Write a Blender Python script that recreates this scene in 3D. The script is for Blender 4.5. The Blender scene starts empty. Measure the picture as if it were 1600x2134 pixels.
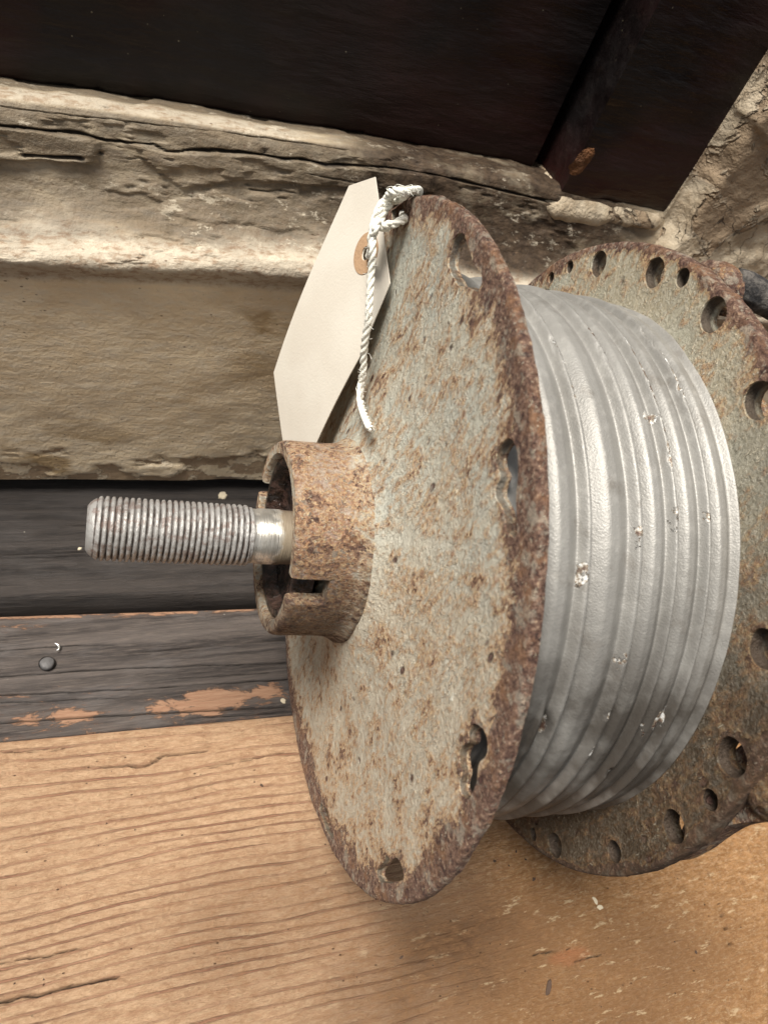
import bpy, math, random
import numpy as np
from mathutils import Matrix, Vector
from mathutils.geometry import delaunay_2d_cdt
rng = np.random.RandomState(7)
random.seed(7)
SC = bpy.context.scene
COL = SC.collection
S = 0.15                      # metres per model unit (flange radius = 1 unit = 15 cm)

# ------------------------------------------------------------------ camera solve
FPX = 1600.0                  # focal length in photo pixels (photo 1600 x 2134)
ANG, EL = 1.21, -0.06
n_ = np.array([math.sin(ANG)*math.cos(EL), math.sin(EL), math.cos(ANG)*math.cos(EL)])
C_ = np.array([-.03, -.038, 1.0])*2.359          # flange centre, camera frame (right, up, forward)
dz_ = .75; dy_ = -math.sqrt(1-dz_*dz_)
d_ = np.array([-(n_[1]*dy_+n_[2]*dz_)/n_[0], dy_, dz_]); d_ /= np.linalg.norm(d_)
O_ = C_+d_                                        # world origin: floor point under the flange
def ray(x, y): return np.array([(x-800)/FPX, -(y-1067)/FPX, 1.0])
def _fl(x, y): r = ray(x, y); return r*(O_@d_)/(r@d_)
A_ = _fl(0, 1003); B_ = _fl(540, 1003)
X_ = B_-A_; X_ /= np.linalg.norm(X_)
Z_ = -d_
Y_ = np.cross(X_, Z_); Y_ = Y_ if Y_[2] > 0 else -Y_
M_ = np.array([X_, Y_, Z_])
def W(v): return M_@(np.asarray(v)-O_)            # camera frame -> world units
CAM = W([0, 0, 0])
def rayw(x, y): return M_@ray(x, y)
def at_z(x, y, z=0.0):
    r = rayw(x, y); return CAM+r*(z-CAM[2])/r[2]
def at_y(x, y, Y):
    r = rayw(x, y); return CAM+r*(Y-CAM[1])/r[1]
WY = W(A_)[1]                                     # wall foot plane
# flange frame: local z = shaft axis, local y = up, local x = towards the wall
NZ = M_@n_; NY = np.array([0, 0, 1.0]); NX = np.cross(NY, NZ)
CW = W(C_)
def loc(x, y, s):                                 # pixel -> local coordinates on the plane at axial distance s
    r = rayw(x, y); c = CW+NZ*s
    P = CAM+r*(NZ@(c-CAM))/(NZ@r)
    v = P-CW
    return np.array([v@NX, v@NY, v@NZ])

cam_d = bpy.data.cameras.new("camera"); cam = bpy.data.objects.new("camera", cam_d); COL.objects.link(cam)
R3 = M_@np.array([1, 0, 0]); U3 = M_@np.array([0, 1, 0]); F3 = M_@np.array([0, 0, 1])
cam.matrix_world = Matrix([[R3[0], U3[0], -F3[0], CAM[0]*S], [R3[1], U3[1], -F3[1], CAM[1]*S], [R3[2], U3[2], -F3[2], CAM[2]*S], [0, 0, 0, 1]])
cam_d.sensor_fit = 'HORIZONTAL'; cam_d.sensor_width = 36; cam_d.lens = 36*FPX/1600
cam_d.clip_start = .01; cam_d.clip_end = 100
cam_d.dof.use_dof = True; cam_d.dof.focus_distance = 2.35*S; cam_d.dof.aperture_fstop = 22
SC.camera = cam

# ------------------------------------------------------------------ world, sun, exposure
SUN_EL, SUN_AZ = math.radians(66), math.radians(-93)     # azimuth measured from +Y towards +X
w = bpy.data.worlds.new("World"); SC.world = w; w.use_nodes = True
nt = w.node_tree; bg = nt.nodes["Background"]
sky = nt.nodes.new("ShaderNodeTexSky"); sky.sky_type = 'NISHITA'; sky.sun_disc = False
sky.sun_elevation = SUN_EL; sky.sun_rotation = SUN_AZ; sky.dust_density = 4; sky.air_density = 1.0; sky.ozone_density = .6
hs = nt.nodes.new("ShaderNodeHueSaturation"); hs.inputs['Saturation'].default_value = .12      # veiled, cloudy sky
nt.links.new(sky.outputs[0], hs.inputs['Color']); nt.links.new(hs.outputs[0], bg.inputs[0]); bg.inputs[1].default_value = .05
sd = bpy.data.lights.new("sun", 'SUN'); sd.energy = 3.8; sd.angle = math.radians(24); sd.color = (1, .945, .86)
so = bpy.data.objects.new("sun", sd); COL.objects.link(so)
dirv = Vector((math.sin(SUN_AZ)*math.cos(SUN_EL), math.cos(SUN_AZ)*math.cos(SUN_EL), math.sin(SUN_EL)))
so.rotation_euler = dirv.to_track_quat('Z', 'Y').to_euler()
so.location = (0, 0, 2)
SC.view_settings.view_transform = 'Standard'; SC.view_settings.look = 'None'
SC.view_settings.gamma = 1; SC.view_settings.exposure = .80
SC.render.engine = 'CYCLES'
SC.cycles.use_denoising = True

# ------------------------------------------------------------------ numpy noise
def _h(ix, iy, iz, seed):
    v = (ix*374761393+iy*668265263+iz*2147483647+seed*974711) & 0xFFFFFFFF
    v = ((v ^ (v >> 13))*1274126177) & 0xFFFFFFFF
    v = (v ^ (v >> 16))*2246822519 & 0xFFFFFFFF
    return ((v ^ (v >> 15)) & 0xFFFFFF)/float(0xFFFFFF)
def vn(x, y, z=None, seed=0):
    x = np.asarray(x, float); y = np.asarray(y, float)
    z = np.zeros_like(x) if z is None else np.asarray(z, float)
    ix = np.floor(x).astype(np.int64); iy = np.floor(y).astype(np.int64); iz = np.floor(z).astype(np.int64)
    fx = x-ix; fy = y-iy; fz = z-iz
    fx = fx*fx*(3-2*fx); fy = fy*fy*(3-2*fy); fz = fz*fz*(3-2*fz)
    r = 0
    for a in (0, 1):
        for b in (0, 1):
            for c in (0, 1):
                r = r+_h(ix+a, iy+b, iz+c, seed)*(fx if a else 1-fx)*(fy if b else 1-fy)*(fz if c else 1-fz)
    return r*2-1
def fbm(x, y, z=None, o=4, seed=0, g=.5):
    r = 0; a = 1; t = 0; f = 1
    for i in range(o):
        r = r+a*vn(np.asarray(x)*f+i*17.3, np.asarray(y)*f-i*9.1, None if z is None else np.asarray(z)*f, seed+i)
        t += a; a *= g; f *= 2.03
    return r/t
def sst(a, b, x):
    t = np.clip((np.asarray(x, float)-a)/(b-a), 0, 1); return t*t*(3-2*t)
def segdist(px, py, pts):
    d = np.full(np.shape(px), 1e9)
    for (x0, y0), (x1, y1) in zip(pts[:-1], pts[1:]):
        dx, dy = x1-x0, y1-y0; L = dx*dx+dy*dy+1e-12
        t = np.clip(((px-x0)*dx+(py-y0)*dy)/L, 0, 1)
        d = np.minimum(d, np.hypot(px-x0-t*dx, py-y0-t*dy))
    return d
def inpoly(px, py, poly):
    r = np.zeros(np.shape(px), bool); n = len(poly)
    for i in range(n):
        x0, y0 = poly[i]; x1, y1 = poly[(i+1) % n]
        if y0 == y1: continue
        c = ((y0 > py) != (y1 > py)) & (px < (x1-x0)*(py-y0)/(y1-y0)+x0)
        r ^= c
    return r

# ------------------------------------------------------------------ mesh helpers
def mesh(name, V, F, mat=None, parent=None, smooth=True, attrs=None, sharp=None):
    """V in model units; F list of faces, or an (n,3)/(n,4) array"""
    V = np.asarray(V, float)*S
    me = bpy.data.meshes.new(name)
    if isinstance(F, np.ndarray):
        k = F.shape[1]; me.vertices.add(len(V)); me.vertices.foreach_set('co', V.ravel())
        me.loops.add(F.size); me.loops.foreach_set('vertex_index', F.ravel().astype(np.int32))
        me.polygons.add(len(F)); me.polygons.foreach_set('loop_start', np.arange(0, F.size, k, dtype=np.int32))
        me.update(calc_edges=True); me.validate()
    else:
        me.from_pydata(V.tolist(), [], [list(map(int, f)) for f in F]); me.update()
    me.polygons.foreach_set('use_smooth', [smooth]*len(me.polygons))
    if attrs:
        for k, v in attrs.items():
            a = me.attributes.new(k, 'FLOAT', 'POINT'); a.data.foreach_set('value', np.asarray(v, np.float32))
    if sharp is not None: me.set_sharp_from_angle(angle=math.radians(sharp))
    o = bpy.data.objects.new(name, me); COL.objects.link(o)
    if mat: me.materials.append(mat)
    if parent: o.parent = parent
    return o
def grid_faces(nu, nv, closed_u=False, closed_v=False, off=0):
    uu = np.arange(nu if closed_u else nu-1); vv = np.arange(nv if closed_v else nv-1)
    a, b = np.meshgrid(uu, vv, indexing='ij'); a = a.ravel(); b = b.ravel(); a2 = (a+1) % nu; b2 = (b+1) % nv
    return np.stack([a*nv+b, a2*nv+b, a2*nv+b2, a*nv+b2], 1)+off
def tag(o, label=None, cat=None, group=None, kind=None):
    if label: o['label'] = label
    if cat: o['category'] = cat
    if group: o['group'] = group
    if kind: o['kind'] = kind
    return o
def empty(name, p=(0, 0, 0)):
    o = bpy.data.objects.new(name, None); COL.objects.link(o); o.location = Vector(p)*S; o.empty_display_size = .02
    return o
def lathe(name, prof, mat, parent, nseg=160, close=False, fn=None, attrs=None, sharp=None, flip=False):
    """prof: (r, s) rows; fn(V, theta, row) -> V"""
    prof = np.array(prof, float); th = np.linspace(0, 2*np.pi, nseg, endpoint=False)
    R = prof[:, 0][None, :]; Z = prof[:, 1][None, :]
    X = R*np.cos(th)[:, None]; Y = R*np.sin(th)[:, None]; ZZ = Z+0*X
    V = np.stack([X, Y, ZZ], 2).reshape(-1, 3)
    if fn is not None: V = fn(V)
    F = grid_faces(nseg, len(prof), True, close)
    if flip: F = F[:, ::-1]
    return mesh(name, V, F, mat, parent, attrs=attrs(V) if callable(attrs) else attrs, sharp=sharp)

# ------------------------------------------------------------------ node helper
class G:
    def __init__(s, name):
        s.m = bpy.data.materials.new(name); s.m.use_nodes = True; s.t = s.m.node_tree
        s.b = s.t.nodes["Principled BSDF"]
        tc = s.t.nodes.new("ShaderNodeTexCoord"); mp = s.t.nodes.new("ShaderNodeMapping")
        mp.inputs['Scale'].default_value = (1/S,)*3; s.t.links.new(tc.outputs['Object'], mp.inputs[0]); s.P = mp.outputs[0]
    def set(s, sock, v):
        if v is None: return
        if hasattr(v, 'node'): s.t.links.new(v, sock)
        elif isinstance(v, (tuple, list)) and len(v) == 3 and sock.type == 'RGBA': sock.default_value = (*v, 1)
        else: sock.default_value = v
    def scale(s, v, sc, off=(0, 0, 0), rot=(0, 0, 0)):
        n = s.t.nodes.new("ShaderNodeMapping"); s.set(n.inputs[0], v); n.inputs['Scale'].default_value = sc
        n.inputs['Location'].default_value = off; n.inputs['Rotation'].default_value = rot; return n.outputs[0]
    def noise(s, sc, det=4, rough=.55, v=None, dist=0., color=False):
        n = s.t.nodes.new("ShaderNodeTexNoise"); s.set(n.inputs['Vector'], v or s.P); n.inputs['Scale'].default_value = sc
        n.inputs['Detail'].default_value = det; n.inputs['Roughness'].default_value = rough; n.inputs['Distortion'].default_value = dist
        return n.outputs['Color' if color else 'Fac']
    def voro(s, sc, v=None, feat='F1', out='Distance', rnd=1.):
        n = s.t.nodes.new("ShaderNodeTexVoronoi"); n.feature = feat; s.set(n.inputs['Vector'], v or s.P); n.inputs['Scale'].default_value = sc
        n.inputs['Randomness'].default_value = rnd
        return n.outputs[out]
    def ramp(s, f, stops, interp='LINEAR'):
        n = s.t.nodes.new("ShaderNodeValToRGB"); s.set(n.inputs[0], f); cr = n.color_ramp; cr.interpolation = interp
        while len(cr.elements) < len(stops): cr.elements.new(.5)
        for e, (p, c) in zip(cr.elements, stops):
            e.position = p; e.color = (*c, 1) if isinstance(c, tuple) else (c, c, c, 1)
        return n.outputs[0]
    def step(s, f, a, b): return s.mr(f, a, b)
    def mr(s, f, a, b, c=0., d=1.):
        n = s.t.nodes.new("ShaderNodeMapRange"); s.set(n.inputs[0], f)
        for i, v in enumerate((a, b, c, d)): n.inputs[i+1].default_value = v
        n.clamp = True
        return n.outputs[0]
    def mth(s, op, a, b=None, clamp=False):
        n = s.t.nodes.new("ShaderNodeMath"); n.operation = op; n.use_clamp = clamp; s.set(n.inputs[0], a); s.set(n.inputs[1], b); return n.outputs[0]
    def mix(s, f, a, b, mode='MIX'):
        n = s.t.nodes.new("ShaderNodeMix"); n.data_type = 'RGBA'; n.blend_type = mode; s.set(n.inputs[0], f)
        s.set(n.inputs[6], a); s.set(n.inputs[7], b); return n.outputs[2]
    def attr(s, name):
        n = s.t.nodes.new("ShaderNodeAttribute"); n.attribute_name = name; return n.outputs['Fac']
    def vadd(s, a, b, k=1.):
        m = s.t.nodes.new("ShaderNodeVectorMath"); m.operation = 'SCALE'; s.set(m.inputs[0], b); m.inputs['Scale'].default_value = k
        n = s.t.nodes.new("ShaderNodeVectorMath"); n.operation = 'ADD'; s.set(n.inputs[0], a); s.set(n.inputs[1], m.outputs[0]); return n.outputs[0]
    def xyz(s, v=None):
        n = s.t.nodes.new("ShaderNodeSeparateXYZ"); s.set(n.inputs[0], v or s.P); return n.outputs
    def bump(s, h, dist, strength=1., prev=None):
        n = s.t.nodes.new("ShaderNodeBump"); s.set(n.inputs['Height'], h); n.inputs['Distance'].default_value = dist*S
        n.inputs['Strength'].default_value = strength
        if prev is not None: s.set(n.inputs['Normal'], prev)
        return n.outputs[0]
    def out(s, col=None, rough=None, metal=None, nrm=None, spec=None, **kw):
        b = s.b
        s.set(b.inputs['Base Color'], col); s.set(b.inputs['Roughness'], rough); s.set(b.inputs['Metallic'], metal)
        if nrm is not None: s.t.links.new(nrm, b.inputs['Normal'])
        s.set(b.inputs['Specular IOR Level'], spec)
        for k, v in kw.items(): s.set(b.inputs[k.replace('_', ' ')], v)
        return s.m

# ------------------------------------------------------------------ materials
def rusted_paint(name, base=(.36, .36, .27), base2=(.27, .30, .25), tan=(.36, .27, .16), thr=.60, edgek=.30, hammer=1.0, tanamt=.5, speck=1.0, sc=1.0, stretch=.5, blend=None, borek=0., cover=.5, low=None, lowk=1., lowr=(.25, -.40), lowa=.92, lowf=0.):
    g = G(name)
    e = g.attr('edge')
    Ps = g.scale(g.P, (1, stretch, 1))                       # streaks run along local y
    warp = g.vadd(Ps, g.noise(9*sc, 3, .6, color=True), .05)
    big = g.noise(1.7*sc, 3, .5); mid = g.noise(5*sc, 4, .6); med = g.noise(14*sc, 5, .65, warp); vf = g.noise(130*sc, 3, .65); fine_ = g.noise(40*sc, 4, .7)
    col = g.mix(g.mr(med, .36, .64), base, base2)
    col = g.mix(g.mth('MULTIPLY', g.mr(g.mth('ADD', g.mth('MULTIPLY', big, .6), g.mth('MULTIPLY', mid, .4)), .42, .58), tanamt), col, tan)
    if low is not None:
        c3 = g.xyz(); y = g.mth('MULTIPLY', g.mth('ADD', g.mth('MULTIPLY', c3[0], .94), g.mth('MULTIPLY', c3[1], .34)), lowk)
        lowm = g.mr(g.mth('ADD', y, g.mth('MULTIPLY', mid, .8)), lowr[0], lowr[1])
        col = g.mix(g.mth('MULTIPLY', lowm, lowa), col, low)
    if blend is not None: col = g.mix(g.mr(g.mth('ADD', g.attr('blend'), g.mth('MULTIPLY', mid, .9)), .75, 1.05), col, blend)
    col = g.mix(g.mr(vf, .40, .72, 0, .42), col, (.66, .64, .55))
    col = g.mix(g.mr(g.noise(95*sc, 3, .7, Ps), .56, .70, 0, .40), col, (.20, .18, .13))
    # thin pale ripples in the old paint
    rp = g.noise(17*sc, 3, .55, warp, dist=1.2)
    ripple = g.mr(g.mth('ABSOLUTE', g.mth('SUBTRACT', rp, .5)), .018, .004)
    ripple = g.mth('MULTIPLY', ripple, g.mr(mid, .42, .55))
    col = g.mix(g.mth('MULTIPLY', ripple, .50*hammer), col, (.68, .70, .63))
    # clusters that decide where rust breaks through
    clus = g.mth('ADD', g.mth('MULTIPLY', g.noise(4.2*sc, 4, .65), .55), g.mth('MULTIPLY', g.noise(12*sc, 4, .6, Ps), .45))
    cl = g.mth('ADD', clus, g.mth('MULTIPLY', e, edgek))
    spk = g.mth('ADD', g.mth('MULTIPLY', g.noise(48*sc, 4, .72, Ps), .60), g.mth('MULTIPLY', g.noise(22*sc, 3, .6, Ps), .40))
    lvl = g.mth('ADD', g.mth('MULTIPLY', cl, .70), g.mth('MULTIPLY', spk, .62))       # about .66 on average
    bloom = g.mr(lvl, thr+.045, thr+.150)
    orange = g.ramp(g.noise(70*sc, 3, .7), [(.36, (.22, .085, .035)), (.5, (.46, .24, .10)), (.62, (.66, .46, .24))])
    col = g.mix(g.mth('MULTIPLY', bloom, .72), col, orange)
    core = g.mr(lvl, thr+.150, thr+.190)
    maroon = g.ramp(g.noise(60*sc, 4, .75), [(.34, (.045, .024, .022)), (.47, (.13, .070, .050)), (.58, (.25, .155, .112)), (.70, (.50, .36, .24))])
    maroon = g.mix(g.mr(g.noise(12*sc, 4, .65), .50, .64, 0, .55), maroon, (.30, .155, .075))
    maroon = g.mix(g.mr(g.noise(16*sc, 4, .65, g.scale(g.P, (1, 1, 1), (4, 2, 1))), .54, .62, 0, .5), maroon, (.44, .40, .32))
    col = g.mix(core, col, maroon)
    sp = g.noise(105*sc, 3, .6, Ps)
    spm = g.mth('MULTIPLY', g.mr(sp, .60, .645), g.mr(g.mth('ADD', g.noise(7*sc, 3, .6), g.mth('MULTIPLY', bloom, .12)), .48, .60))
    col = g.mix(g.mth('MULTIPLY', spm, g.mr(core, 0, 1, .8*speck, .38*speck)), col, g.mix(g.noise(20, 1), (.80, .66, .42), (.74, .71, .62)))
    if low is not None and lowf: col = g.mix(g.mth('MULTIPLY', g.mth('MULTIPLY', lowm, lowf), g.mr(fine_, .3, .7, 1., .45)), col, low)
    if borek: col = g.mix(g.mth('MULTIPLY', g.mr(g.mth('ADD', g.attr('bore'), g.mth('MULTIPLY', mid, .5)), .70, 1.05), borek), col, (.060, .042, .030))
    # isolated deep pits
    pv = g.voro(15*sc, g.scale(g.P, (1, .62, 1)))
    pit = g.mth('MULTIPLY', g.mr(pv, .20, .12), g.mr(g.noise(6*sc, 2, .5, g.scale(g.P, (1, 1, 1), (7, 1, 3))), .52, .58))
    col = g.mix(g.mth('MULTIPLY', pit, .9*cover*2), col, (.085, .038, .032))
    ham = g.noise(30*sc, 3, .55, g.scale(g.P, (1, .6, 1)), dist=.8)
    h = g.mth('ADD', g.mth('MULTIPLY', ham, .7*hammer), g.mth('MULTIPLY', core, -.35))
    h = g.mth('SUBTRACT', h, g.mth('MULTIPLY', pit, .9)); h = g.mth('ADD', h, g.mth('MULTIPLY', ripple, .22*hammer))
    n1 = g.bump(h, .015, .8)
    n2 = g.bump(g.mth('ADD', g.mth('MULTIPLY', g.noise(85, 5, .75), g.mr(lvl, thr, thr+.18, .45, 1.25)), g.mth('MULTIPLY', spm, .5)), .014, .95, n1)
    rough = g.mr(core, 0, 1, .50, .88)
    return g.out(col, rough, g.mr(core, 0, 1, .08, 0), n2, .35)

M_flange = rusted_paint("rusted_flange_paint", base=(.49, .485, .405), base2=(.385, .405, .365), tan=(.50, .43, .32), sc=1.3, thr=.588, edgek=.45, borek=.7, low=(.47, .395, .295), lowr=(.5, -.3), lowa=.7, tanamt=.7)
M_back = rusted_paint("rear_flange_paint", base=(.43, .42, .34), base2=(.36, .36, .29), tan=(.36, .28, .17), thr=.612, edgek=.42, borek=.93, hammer=.35, tanamt=.6, cover=.3, low=(.048, .029, .014), lowf=.95, lowr=(.45, -.30))  # low: oily brown with the shade of the lower front painted in
M_hub = rusted_paint("rusted_hub", base=(.40, .31, .235), base2=(.28, .19, .15), tan=(.36, .20, .15), thr=.562, edgek=.14, hammer=.3, tanamt=.8, sc=1.3, stretch=1.6, blend=(.46, .43, .35), cover=.2, low=(.035, .022, .017), lowk=3.2, lowr=(.35, -.45), lowf=.85)  # low: dark brown lower side of the collar, shade painted in
M_stub = rusted_paint("rust_casting", base=(.16, .10, .07), base2=(.10, .065, .05), tan=(.22, .13, .07), thr=.50, edgek=.2, hammer=1., tanamt=.7)

def mk_drum():
    g = G("silver_drum_paint")
    e = g.attr('chip')
    big = g.noise(3, 3, .5); med = g.noise(28, 4, .6); fine = g.noise(160, 3, .6)
    col = g.mix(g.mr(big, .4, .62), (.275, .268, .252), (.225, .218, .203))
    col = g.mix(g.mr(med, .5, .7, 0, .35), col, (.40, .39, .365))
    col = g.mix(g.mr(fine, .42, .70, 0, .18), col, (.34, .32, .29))
    # lower front: oily brown with shade painted into the colour
    oil_shade = g.mth('MULTIPLY', g.mr(g.noise(5, 4, .6), .30, .55), g.mr(g.attr('low'), 0., .8))
    col = g.mix(g.mth('MULTIPLY', oil_shade, .85), col, (.050, .041, .033))
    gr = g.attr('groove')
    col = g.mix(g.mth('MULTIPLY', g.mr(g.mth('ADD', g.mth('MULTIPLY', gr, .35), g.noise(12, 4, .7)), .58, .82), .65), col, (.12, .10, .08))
    c = g.mth('ADD', g.mth('MULTIPLY', e, .34), g.mth('ADD', g.mth('MULTIPLY', g.noise(42, 4, .7), .55), g.mth('MULTIPLY', g.noise(8, 3, .5), .35)))
    chip = g.mr(c, .80, .83)
    cc = g.ramp(g.noise(60, 3, .6), [(.38, (.10, .055, .04)), (.5, (.30, .25, .19)), (.6, (.78, .78, .76))])
    col = g.mix(g.mth('MULTIPLY', chip, .9), col, cc)
    n1 = g.bump(g.noise(38, 3, .5), .0035, .3)
    n2 = g.bump(g.mth('SUBTRACT', g.mth('MULTIPLY', g.noise(200, 2, .5), .35), g.mth('MULTIPLY', chip, 1.5)), .004, .8, n1)
    return g.out(col, g.mr(med, .3, .7, .42, .54), .28, n2, .4)
M_drum = mk_drum()

def mk_steel():
    g = G("threaded_steel")
    gr = g.attr('groove')
    v = g.scale(g.P, (1, 1, 3))
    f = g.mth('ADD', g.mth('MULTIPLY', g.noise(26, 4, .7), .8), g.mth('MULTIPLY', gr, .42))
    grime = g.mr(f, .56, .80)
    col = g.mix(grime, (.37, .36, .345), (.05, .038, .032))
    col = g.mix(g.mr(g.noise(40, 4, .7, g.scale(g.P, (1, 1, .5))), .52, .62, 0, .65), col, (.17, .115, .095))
    n = g.bump(g.noise(120, 3, .6, v), .004, .6)
    return g.out(col, g.mr(grime, 0, 1, .48, .78), g.mr(grime, 0, 1, .40, .05), n, .5)
M_steel = mk_steel()
def mk_neck():
    g = G("stained_steel_neck")
    v = g.scale(g.P, (.25, .25, 6))
    st = g.noise(10, 4, .65); z = g.xyz()[2]
    f = g.mth('ADD', g.mth('ADD', st, g.mr(z, -.285, -.25, 0, .22)), g.mr(g.xyz()[1], .02, -.08, 0, .10))
    col = g.mix(g.mr(f, .50, .66), (.80, .79, .76), (.12, .08, .055))
    col = g.mix(g.mr(g.noise(4, 3, .5), .54, .66, 0, .5), col, (.40, .34, .24))
    n = g.bump(g.noise(60, 2, .5, v), .003, .8)
    return g.out(col, g.mr(f, .45, .66, .30, .7), g.mr(f, .50, .66, .8, .1), n)
M_neck = mk_neck()
def mk_grease():
    g = G("dark_grease")
    col = g.mix(g.mr(g.noise(30, 4, .6), .45, .6), (.012, .009, .008), (.06, .035, .028))
    return g.out(col, g.mr(g.noise(18, 3, .6), .4, .6, .16, .5), .2, g.bump(g.noise(34, 4, .6), .02, .9))
M_grease = mk_grease()

def mk_sill():
    g = G("peeling_sill_paint")
    v = g.attr('v'); crack = g.attr('crack'); bare = g.attr('bare')
    Ps = g.scale(g.P, (.6, 1, 1))
    brush = g.noise(36, 5, .7, g.scale(g.P, (.32, 1, 1)))
    med = g.noise(7, 5, .62, Ps); fine = g.noise(40, 4, .65, Ps)
    paint = g.mix(g.mr(g.noise(3.5, 4, .6, Ps), .38, .62), (.76, .63, .44), (.64, .51, .34))
    paint = g.mix(g.mr(brush, .44, .66, 0, .6), paint, (.64, .575, .465))
    # ochre stain low on the face
    och = g.mth('MULTIPLY', g.mr(g.noise(3.2, 4, .6, g.scale(g.P, (.5, 1, 1), (3, 0, 1))), .53, .60), g.attr('stain_shade'))
    paint = g.mix(g.mth('MULTIPLY', och, .75), paint, (.30, .19, .075))
    # worn bright nose
    nose = g.attr('nose')
    bright = g.mix(g.mr(fine, .45, .62), (.47, .41, .32), (.30, .215, .145))
    bright = g.mix(g.mr(g.noise(16, 5, .7, g.scale(g.P, (.5, 1, 1), (0, 0, 0), (0, 0, .4))), .50, .62), bright, (.50, .435, .34))
    paint = g.mix(nose, paint, bright)
    # upper shelf: grime plus shade painted into the colour
    dirt_shade = g.mth('MULTIPLY', g.attr('dirt_shade'), g.mr(g.mth('ADD', med, g.mth('MULTIPLY', fine, .25)), .38, .60, .65, 1.))
    dcol = g.mix(g.mr(fine, .4, .65), (.034, .021, .012), (.085, .056, .034))
    paint = g.mix(dirt_shade, paint, dcol)
    scf = g.mth('MULTIPLY', g.mr(g.noise(23, 6, .78, g.scale(g.P, (.5, 1, 1), (3, 0, 2))), .57, .62), g.mr(g.noise(2.6, 3, .6), .42, .58))
    paint = g.mix(g.mth('MULTIPLY', scf, .5), paint, (.74, .66, .52))
    spk = g.mth('MULTIPLY', g.mr(g.noise(52, 5, .8, Ps), .62, .66), g.mr(g.noise(4.5, 3, .6), .44, .60))
    paint = g.mix(g.mth('MULTIPLY', spk, .7), paint, (.16, .105, .065))
    # flakes
    fl = g.mr(g.mth('ADD', g.mth('MULTIPLY', g.noise(11, 5, .65, Ps), .8), g.mth('MULTIPLY', bare, .3)), .66, .68)
    paint = g.mix(g.mth('MULTIPLY', fl, .8), paint, g.mix(med, (.17, .10, .055), (.38, .27, .17)))
    vf = g.mr(g.voro(42, Ps), .10, .16)
    paint = g.mix(g.mth('MULTIPLY', g.mth('SUBTRACT', 1, vf), g.mr(g.noise(9, 2), .52, .6, 0, .8)), paint, (.13, .085, .055))
    paint = g.mix(crack, paint, (.02, .014, .01))
    h = g.mth('ADD', g.mth('MULTIPLY', med, .9), g.mth('MULTIPLY', brush, .30))
    h = g.mth('SUBTRACT', h, g.mth('MULTIPLY', fl, .5))
    n1 = g.bump(h, .022, .7); n2 = g.bump(g.noise(60, 4, .65), .007, .7, n1)
    return g.out(paint, .68, 0, n2, .35)
M_sill = mk_sill()
def mk_plaster():
    g = G("flaking_plaster")
    big = g.noise(3.0, 5, .6, dist=.5); med = g.noise(12, 5, .65)
    col = g.mix(g.mr(med, .4, .62), (.54, .455, .335), (.40, .315, .215))
    br = g.mr(big, .50, .535)
    col = g.mix(g.mth('MULTIPLY', br, .7), col, g.mix(g.mr(med, .42, .6), (.20, .125, .07), (.33, .235, .15)))
    edge = g.mth('MULTIPLY', g.mr(g.mth('ABSOLUTE', g.mth('SUBTRACT', big, .505)), .012, .0), 1.)
    col = g.mix(g.mth('MULTIPLY', edge, .75), col, (.085, .055, .035))
    ver = g.voro(5.5, g.vadd(g.P, g.noise(6, 4, .6, color=True), .25), 'DISTANCE_TO_EDGE')
    ck = g.mth('MULTIPLY', g.mr(ver, .012, .002), g.mr(g.noise(2.4, 2), .52, .6))
    col = g.mix(g.mth('MULTIPLY', ck, .85), col, (.06, .04, .03))
    h = g.mth('SUBTRACT', g.mth('MULTIPLY', br, -.6), g.mth('MULTIPLY', ck, .8))
    n = g.bump(g.mth('ADD', h, g.mth('MULTIPLY', med, .9)), .035, .9)
    return g.out(col, .8, 0, n, .3)
M_plaster = mk_plaster()
def mk_gloss():
    g = G("old_black_gloss_paint")
    Ps = g.scale(g.P, (.25, 1, 1))
    b = g.noise(1.6, 3, .5); f = g.noise(22, 4, .65, Ps)
    col = g.mix(g.mr(b, .42, .60), (.0055, .0035, .0035), (.020, .0065, .0055))
    col = g.mix(g.mr(f, .54, .74, 0, .45), col, (.024, .017, .013))
    sp = g.mr(g.voro(26), .085, .06)
    col = g.mix(g.mth('MULTIPLY', sp, g.mr(g.noise(5, 2), .52, .6, 0, .45)), col, (.25, .22, .15))
    n = g.bump(f, .012, .55, g.bump(g.noise(5, 3, .5, Ps), .05, .5))
    return g.out(col, g.mr(g.noise(9, 4, .6, Ps), .35, .65, .34, .60), 0, n, .35)
M_gloss = mk_gloss()

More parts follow.
